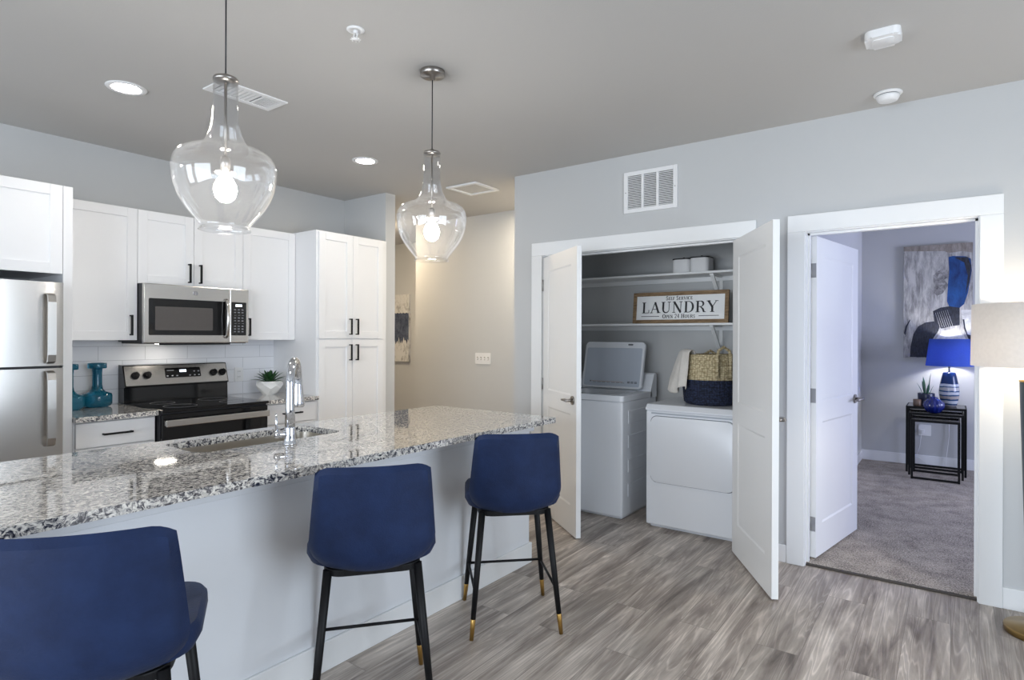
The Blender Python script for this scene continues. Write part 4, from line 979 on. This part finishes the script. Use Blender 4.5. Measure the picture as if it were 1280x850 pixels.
g_('E', .70, ([(.2, 0), (.2, 1)], T), ([(.03, hi_), (.62, hi_)], H1), ([(.2, .5), (.5, .5)], H1), ([(.03, lo_), (.64, lo_)], H1), ([(.61, .74), (.61, 1)], .06), ([(.63, 0), (.63, .28)], .06), ([(.5, .38), (.5, .62)], .05))
g_('F', .66, ([(.2, 0), (.2, 1)], T), ([(.03, hi_), (.62, hi_)], H1), ([(.2, .5), (.5, .5)], H1), sf(.2, lo_), ([(.61, .74), (.61, 1)], .06), ([(.5, .38), (.5, .62)], .05))
g_('V', .86, ([(.1, 1), (.42, 0)], T), ([(.74, 1), (.42, 0)], .06), sf(.12, hi_), sf(.74, hi_, .28))
g_('I', .42, ([(.2, 0), (.2, 1)], T), sf(.2, lo_), sf(.2, hi_))
g_('C', .80, (arcp(.42, .5, .34, .47, 40, 320, 22), [.06] * 4 + [.09, .12, .15] + [.17] * 9 + [.15, .12, .09] + [.06] * 4), ([(.70, .68), (.70, 1)], .05))
g_('O', .90, (arcp(.44, .5, .34, .47, 0, 360, 32), [.17 * (.35 + .65 * abs(math.cos(math.radians(360 * k / 32)))) for k in range(33)]))
g_('P', .80, ([(.2, 0), (.2, 1)], T), ([(.03, hi_), (.42, hi_)], H1), (arcp(.42, .71, .26, .262, 90, -90, 14), .13), ([(.2, .45), (.42, .45)], H1), sf(.2, lo_))
g_('H', .96, ([(.2, 0), (.2, 1)], T), ([(.74, 0), (.74, 1)], T), ([(.2, .5), (.74, .5)], H1), sf(.2, lo_), sf(.2, hi_), sf(.74, lo_), sf(.74, hi_))
g_('2', .66, (arcp(.32, .72, .22, .25, 170, -20, 12), .1), ([(.53, .64), (.36, .32), (.1, .04)], [.12, .09, .07]), ([(.08, .04), (.56, .04)], .09), ([(.56, .0), (.56, .16)], .05))
g_('4', .68, ([(.42, 0), (.42, 1)], .14), ([(.42, 1), (.06, .32)], .06), ([(.06, .30), (.60, .30)], .07), ([(.30, lo_), (.54, lo_)], H1))
g_(' ', .42)
def ribbon(bm, pts, w_, off, sc_, y):
    n = len(pts); ws = w_ if isinstance(w_, (list, tuple)) else [w_] * n
    row = []
    for i in range(n):
        a, b = pts[max(0, i - 1)], pts[min(n - 1, i + 1)]; dx, dz = b[0] - a[0], b[1] - a[1]; l = math.hypot(dx, dz) or 1
        nx, nz = -dz / l, dx / l; ww = ws[min(i, len(ws) - 1)] / 2
        row.append([(off[0] + (pts[i][0] + s * nx * ww) * sc_[0], y, off[1] + (pts[i][1] + s * nz * ww) * sc_[1]) for s in (-1, 1)])
    for i in range(n - 1):
        bm.faces.new([bm.verts.new(p) for p in (row[i][0], row[i + 1][0], row[i + 1][1], row[i][1])])
def text(txt, cx, z, hgt, width, y, caps=None, bold=1.0):
    """small caps: characters marked by ^ are full height"""
    items = []; full = True; x = 0; k = 0
    while k < len(txt):
        ch = txt[k]; big = True
        if caps is not None: big = k in caps
        s = 1.0 if big else .78
        adv, st = SERIF[ch]; items.append((x, s, st)); x += (adv + .06) * s; k += 1
    sx = width / x; bm = B()
    for (xx, s, st) in items:
        for pts, w_ in st: ribbon(bm, pts, [q * bold for q in w_] if isinstance(w_, list) else w_ * bold, (cx - width / 2 + xx * sx, z), (sx * s, hgt * s), y)
    return bm
sw_, sh_ = .80, .262
t = thing('laundry_sign', 'wood-framed white LAUNDRY sign leaning on the lower closet shelf', 'sign', (-1.795, 4.735, 1.5201))
t.rotation_euler = (math.radians(-6), 0, 0)
WOOD = paint_mat('weathered_wood', rgb(104, 82, 58), rgb(164, 136, 102), 9, (1, 1, 8))
bm = boxes((-sw_ / 2, sw_ / 2, -.011, .011, 0, .031), (-sw_ / 2, sw_ / 2, -.011, .011, sh_ - .031, sh_), (-sw_ / 2, -sw_ / 2 + .031, -.011, .011, .031, sh_ - .031), (sw_ / 2 - .031, sw_ / 2, -.011, .011, .031, sh_ - .031), bev=.002)
obj('frame', bm, WOOD, t)
obj('board', boxes((-sw_ / 2 + .025, sw_ / 2 - .025, -.003, .006, .025, sh_ - .025)), mat('sign_white', rgb(248, 249, 249), .5, noise=(8, .02)), t)
INK = mat('sign_ink', rgb(34, 34, 38), .6, noise=(30, .05))
yy = -.0038
lt = text('LAUNDRY', 0, .088, .092, .645, yy)
sm1 = text('SELF SERVICE', 0, .194, .032, .225, yy, (0, 5), 1.35)
sm2 = text('OPEN 24 HOURS', 0, .044, .033, .275, yy, (0, 5, 6, 8), 1.35)
obj('lettering', lt, INK, t); obj('lettering', sm1, INK, t); obj('lettering', sm2, INK, t)
bm = B()
for s in (-1, 1):
    a, b = sorted((s * .165, s * .325)); bm.faces.new([bm.verts.new(p) for p in ((a, yy, .058), (b, yy, .058), (b, yy, .0625), (a, yy, .0625))])
obj('rule_line', bm, INK, t)

# woven basket and towel
bcx, bcy, bz = -1.455, 4.50, .910
def weave_mat(name, c1, c2):
    m, N, L, p = nmat(name)
    tc = N.new('ShaderNodeTexCoord'); sep = N.new('ShaderNodeSeparateXYZ'); L.new(tc.outputs['Object'], sep.inputs[0])
    at_ = N.new('ShaderNodeMath'); at_.operation = 'ARCTAN2'; L.new(sep.outputs[1], at_.inputs[0]); L.new(sep.outputs[0], at_.inputs[1])
    cx = N.new('ShaderNodeCombineXYZ'); ml = N.new('ShaderNodeMath'); ml.operation = 'MULTIPLY'; ml.inputs[1].default_value = .2; L.new(at_.outputs[0], ml.inputs[0])
    L.new(ml.outputs[0], cx.inputs[0]); L.new(sep.outputs[2], cx.inputs[1])
    br = N.new('ShaderNodeTexVoronoi'); br.inputs['Scale'].default_value = 1.0; br.inputs['Randomness'].default_value = .55
    mp = N.new('ShaderNodeMapping'); mp.inputs['Scale'].default_value = (55, 72, 1); L.new(cx.outputs[0], mp.inputs['Vector']); L.new(mp.outputs[0], br.inputs['Vector'])
    r = ramp(N, [(.15, c2), (.75, c1)]); L.new(br.outputs['Distance'], r.inputs[0]); L.new(r.outputs[0], p.inputs['Base Color']); p.inputs['Roughness'].default_value = .9
    b = N.new('ShaderNodeBump'); b.inputs['Strength'].default_value = .9; b.inputs['Distance'].default_value = .008; b.invert = True
    L.new(br.outputs['Distance'], b.inputs['Height']); L.new(b.outputs['Normal'], p.inputs['Normal'])
    return m
STRAW = weave_mat('straw_weave', rgb(150, 134, 100), rgb(226, 212, 176)); NAVYW = weave_mat('navy_weave', rgb(18, 22, 36), rgb(48, 58, 88))
t = thing('woven_basket', 'round straw and navy woven basket on the dryer', 'basket', (bcx, bcy, bz))
prof = [(0, 0), (.16, 0)]
nz = 34
for k in range(nz * 3 + 1):
    z = .004 + .365 * k / (nz * 3); prof.append((.190 + .012 * math.sin(PI * min(1, z / .37)) + .003 * math.sin(2 * PI * k / 3) + (.0 if z > .02 else -.02 * (1 - z / .02)), z))
navy_rows = [i for i in range(len(prof) - 1) if prof[i][1] < .185]
lim = len(navy_rows)
prof += [(.186, .372), (.180, .36), (.178, .19), (.172, .012), (0, .012)]
obj('basket_body', lathe(B(), prof, seg=64, mi=lambda i: 1 if i < lim else 0, wob=lambda a, z: 1 + .012 * math.sin(2 * a + 1) * z / .3), [STRAW, NAVYW], t)
for a0, top in ((-.80, 0), (1.9, -.035)):
    d = Vector((math.cos(a0), math.sin(a0), 0)); s = Vector((-d.y, d.x, 0))
    pts = [d * .207 - s * .05 + Vector((0, 0, .21)), d * .207 - s * .05 + Vector((0, 0, .36)), d * .203 - s * .042 + Vector((0, 0, .40 + top)), d * .197 + Vector((0, 0, .428 + top)), d * .203 + s * .042 + Vector((0, 0, .40 + top)), d * .207 + s * .05 + Vector((0, 0, .36)), d * .207 + s * .05 + Vector((0, 0, .21))]
    obj('handle', tube(B(), pts, .011, 10, scale=(1, 1)), STRAW, t)
bm = B(); nu, nv = 26, 34
G = {}
for i in range(nu + 1):
    v = i / nu; ang = math.radians(172 + 74 * v)
    Lh = (.20 if v < .36 else .275) - .03 * math.sin(v * 9)
    for j in range(nv + 1):
        s = j / nv; tot = .09 + .05 + Lh; l = s * tot
        fold = .020 * math.sin(v * 19) + (.014 if .3 < v < .42 else 0)
        if l < .09: r, z = .160 - .02 * (1 - l / .09), .285 + l
        elif l < .14:
            q = (l - .09) / .05; r, z = .160 + .062 * q, .375 + .022 * math.sin(PI * q) + .006
        else:
            q = (l - .14) / Lh; r, z = .222 + fold * q + .055 * q * (.5 if v > .6 else 1), .381 - (l - .14)
        r += .004 * math.sin(v * 33 + s * 6) * s
        G[i, j] = bm.verts.new((r * math.cos(ang), r * math.sin(ang), z))
for i in range(nu):
    for j in range(nv): f = bm.faces.new([G[i, j], G[i + 1, j], G[i + 1, j + 1], G[i, j + 1]]); f.smooth = True
o = obj('towel', bm, TOWEL, loc=(bcx, bcy, bz)); tag(o, 'light beige towel draped over the left rim of the basket', 'towel')
md = o.modifiers.new('thickness', 'SOLIDIFY'); md.thickness = .006; md.offset = 1

# ------------------------------------------------------------------ bedroom furniture
BTOP = mat('black_glass_top', rgb(16, 16, 19), .06, 0, noise=(9, .06))
BT = mat('black_table', rgb(9, 9, 11), .5, 0, noise=(15, .06), Specular_IOR_Level=.2)
def nest(x0, x1, y0, y1, zt, label, rails=(1,)):
    cx, cy = (x0 + x1) / 2, (y0 + y1) / 2; root = thing('nesting_table', label, 'table', (cx, cy, .014), 0, 'black nesting tables'); z = zt - .014; a, b = (x1 - x0) / 2, (y1 - y0) / 2; q = .0095
    obj('tabletop', boxes((-a + .0125, a - .0125, -b + .0125, b - .0125, z - .012, z - .001)), BTOP, root)
    obj('top_frame', boxes((-a, a, -b, -b + .013, z - .024, z), (-a, a, b - .013, b, z - .024, z), (-a, -a + .013, -b + .013, b - .013, z - .024, z), (a - .013, a, -b + .013, b - .013, z - .024, z), bev=.001), BT, root)
    for sx in (-1, 1):
        for sy in (-1, 1): obj('leg', boxes((sx * (a - q) - q, sx * (a - q) + q, sy * (b - q) - q, sy * (b - q) + q, 0, z - .0235)), BT, root)
    for sy in rails: obj('floor_rail', boxes((-a + 2 * q, a - 2 * q, sy * (b - q) - q * .8, sy * (b - q) + q * .8, .004, .022)), BT, root)
nest(-.385, .125, 7.50, 7.91, .700, 'tallest black nesting table, holding the blue lamp')
nest(-.355, .10, 7.33, 7.74, .652, 'middle-height black nesting table, holding the round blue vase')
nest(-.325, .07, 7.14, 7.55, .604, 'lowest black nesting table at the front of the set', (-1, 1))

BLUESH = translucent('blue_shade', rgb(84, 110, 196), .3)
lx, ly = -.02, 7.72
t = thing('table_lamp', 'table lamp with blue shade and blue-banded ceramic base on the black table', 'lamp', (lx, ly, .70))
def band_mat():
    m, N, L, p = nmat('banded_ceramic'); tc = N.new('ShaderNodeTexCoord'); sp = N.new('ShaderNodeSeparateXYZ'); L.new(tc.outputs['Object'], sp.inputs[0])
    n = N.new('ShaderNodeTexNoise'); n.inputs['Scale'].default_value = 14; n.inputs['Detail'].default_value = 4; L.new(tc.outputs['Object'], n.inputs['Vector'])
    a = N.new('ShaderNodeMath'); a.operation = 'MULTIPLY_ADD'; a.inputs[1].default_value = .02; L.new(n.outputs['Fac'], a.inputs[0]); L.new(sp.outputs[2], a.inputs[2])
    d = N.new('ShaderNodeMath'); d.operation = 'DIVIDE'; d.inputs[1].default_value = .36; L.new(a.outputs[0], d.inputs[0])
    st = [(0.0, rgb(150, 148, 150))]
    blue, pale = rgb(52, 78, 116), rgb(196, 200, 206)
    st += [(.08, blue), (.12, pale), (.2, blue), (.25, rgb(168, 160, 154)), (.33, blue), (.37, pale), (.45, blue), (.49, rgb(180, 178, 178)), (.58, blue), (.61, pale), (.68, rgb(20, 48, 92))]
    r = ramp(N, st, 'CONSTANT'); L.new(d.outputs[0], r.inputs[0]); L.new(r.outputs[0], p.inputs['Base Color']); p.inputs['Roughness'].default_value = .18
    return m
obj('lamp_base', lathe(B(), [(0, 0), (.058, 0), (.064, .006), (.080, .07), (.088, .13), (.088, .17), (.080, .23), (.066, .30), (.056, .345), (.05, .352), (.02, .354), (.012, .36), (0, .36)], seg=40), band_mat(), t)
obj('neck', tube(B(), [(0, 0, .355), (0, 0, .50)], .009, 12), NICKEL, t)
obj('lamp_shade', lathe(B(), [(.205, .42), (.172, .70), (.169, .70), (.202, .42)], seg=48), BLUESH, t)
bm = lathe(B(), [(0, .50), (.03, .52), (.036, .55), (.03, .585), (0, .595)], seg=20)
tag(obj('bulb', bm, emit('lamp_bulb_glow', (1, .97, .92, 1), 150), t), 'glowing bulb')
bm = B()
for k in range(3):
    a = 2 * PI * k / 3; tube(bm, [(.006 * math.cos(a), .006 * math.sin(a), .495), (.188 * math.cos(a), .188 * math.sin(a), .55)], .002, 6)
obj('shade_spider', bm, NICKEL, t)

t = thing('snake_plant', 'small snake plant in a navy pot on the black table', 'plant', (-.215, 7.66, .70))
obj('pot', lathe(B(), [(0, 0), (.066, 0), (.072, .004), (.076, .125), (.074, .13), (.066, .13), (.064, .115), (0, .113)], seg=32), mat('navy_ceramic', rgb(24, 32, 58), .3, noise=(8, .08)), t)
bm = B()
for k, (az, el, ln) in enumerate([(0.3, 1.5, .24), (2.2, 1.45, .20), (4.0, 1.38, .16), (5.2, 1.3, .14), (1.2, 1.2, .13), (3.1, 1.15, .15), (0.0, 1.2, .12)]):
    blade(bm, (.02 * math.cos(az), .02 * math.sin(az), .105), az, el, ln, .017, .06, .008)
obj('leaves', bm, mat('snake_leaf', rgb(46, 84, 66), .45, noise=(35, .35)), t)
t = thing('candle_holder', 'small brown glass candle holder left of the snake plant', 'candle holder', (-.29, 7.575, .70))
obj('holder', lathe(B(), [(0, 0), (.033, 0), (.036, .004), (.036, .068), (.032, .068), (.032, .012), (0, .01)], seg=28), mat('amber_glass', rgb(112, 92, 78), .12, 0, noise=(20, .15)), t)
obj('candle', lathe(B(), [(0, .0125), (.031, .0125), (.031, .05), (0, .05)], seg=20), mat('candle_wax', rgb(214, 204, 186), .6, noise=(10, .03)), t)
o = obj('ribbed_vase', lathe(B(), [(0, 0), (.035, 0), (.05, .006), (.080, .04), (.090, .075), (.082, .112), (.055, .138), (.034, .146), (.034, .156), (.040, .160), (.030, .160), (.026, .148), (0, .13)], seg=72, wob=lambda a, z: 1 + .045 * math.cos(12 * a) * (1 if z < .14 else 0)), mat('cobalt_glass', rgb(18, 34, 110), .06, 0, noise=(6, .2), Coat_Weight=.6), loc=(-.145, 7.405, .6525)); tag(o, 'round ribbed cobalt blue vase in front of the lamp', 'vase')
t = thing('wall_outlet', 'white outlet low on the bedroom wall behind the nesting tables', 'outlet', (-.235, 7.97, .40))
obj('cover_plate', prism(B(), rrect(.115, .118, .008), .006, XZ(0, 0, 0), .002), WPLAST, t)
obj('plug', boxes((-.045, -.005, -.035, -.005, -.03, .01), bev=.004), WPLAST, t)
o = obj('power_cord', tube(B(), [(-.26, 7.934, .392), (-.265, 7.925, .34), (-.28, 7.935, .22), (-.31, 7.935, .12), (-.27, 7.93, .09), (-.2, 7.928, .03), (-.12, 7.928, .022), (-.05, 7.934, .05), (-.02, 7.945, .35), (-.02, 7.94, .69)], .0035, 8), WPLAST); tag(o, 'white lamp cord hanging from the bedroom outlet', 'cord')

# ------------------------------------------------------------------ floor lamp at the right edge
flx, fly = .345, 3.775
t = thing('floor_lamp', 'floor lamp with cream drum shade and brass base at the right edge', 'lamp', (flx, fly, 0))
tag(obj('base', lathe(B(), [(0, 0), (.136, 0), (.140, .004), (.140, .026), (.136, .031), (0, .034)], seg=56), mat('aged_brass', rgb(150, 124, 78), .3, 1.0, noise=(25, .08)), t), 'round brass base')
tag(obj('column', lathe(B(), [(0, .033), (.045, .033), (.05, .05), (.082, 1.195), (.08, 1.2), (0, 1.2)], seg=40), mat('dark_green_column', rgb(38, 50, 50), .35, noise=(20, .25)), t), 'dark green tapering column')
tag(obj('cap', lathe(B(), [(0, 1.2), (.085, 1.2), (.085, 1.207), (.02, 1.214), (.012, 1.23), (.012, 1.34), (0, 1.34)], seg=40), BRASS, t), 'brass cap')
obj('lamp_shade', lathe(B(), [(.270, 1.274), (.266, 1.574), (.263, 1.574), (.267, 1.274)], seg=72), translucent('cream_shade', rgb(246, 243, 240), .42), t)
tag(obj('bulb', lathe(B(), [(0, 1.34), (.02, 1.35), (.034, 1.39), (.034, 1.41), (.024, 1.44), (0, 1.45)], seg=20), emit('floor_bulb_glow', (1, .84, .62, 1), 170), t), 'glowing bulb')
bm = B()
for k in range(3):
    a = 2 * PI * k / 3 + .4; tube(bm, [(.01 * math.cos(a), .01 * math.sin(a), 1.335), (.266 * math.cos(a), .266 * math.sin(a), 1.335)], .0022, 6)
obj('shade_spider', bm, BRASS, t)

# hallway ceiling lamp (just out of sight round the corner)
t = thing('hall_ceiling_lamp', 'flush ceiling lamp in the hallway beyond the pantry', 'ceiling light', (-5.6, 4.75, H))
obj('lamp_rim', lathe(B(), [(0, 0), (.15, 0), (.15, -.02), (.13, -.025), (0, -.02)], seg=36), NICKEL, t)
tag(obj('diffuser', lathe(B(), [(.128, -.022), (.12, -.05), (.07, -.075), (0, -.082)], seg=36), emit('hall_glow', (1.0, .80, .55, 1), 150), t), 'glowing diffuser')

dl3 = downlight('recessed hallway ceiling light washing the beige wall', emit('hall_downlight_glow', (1.0, .86, .66, 1), 420)); dl3.location = (-3.22, 4.72, H)
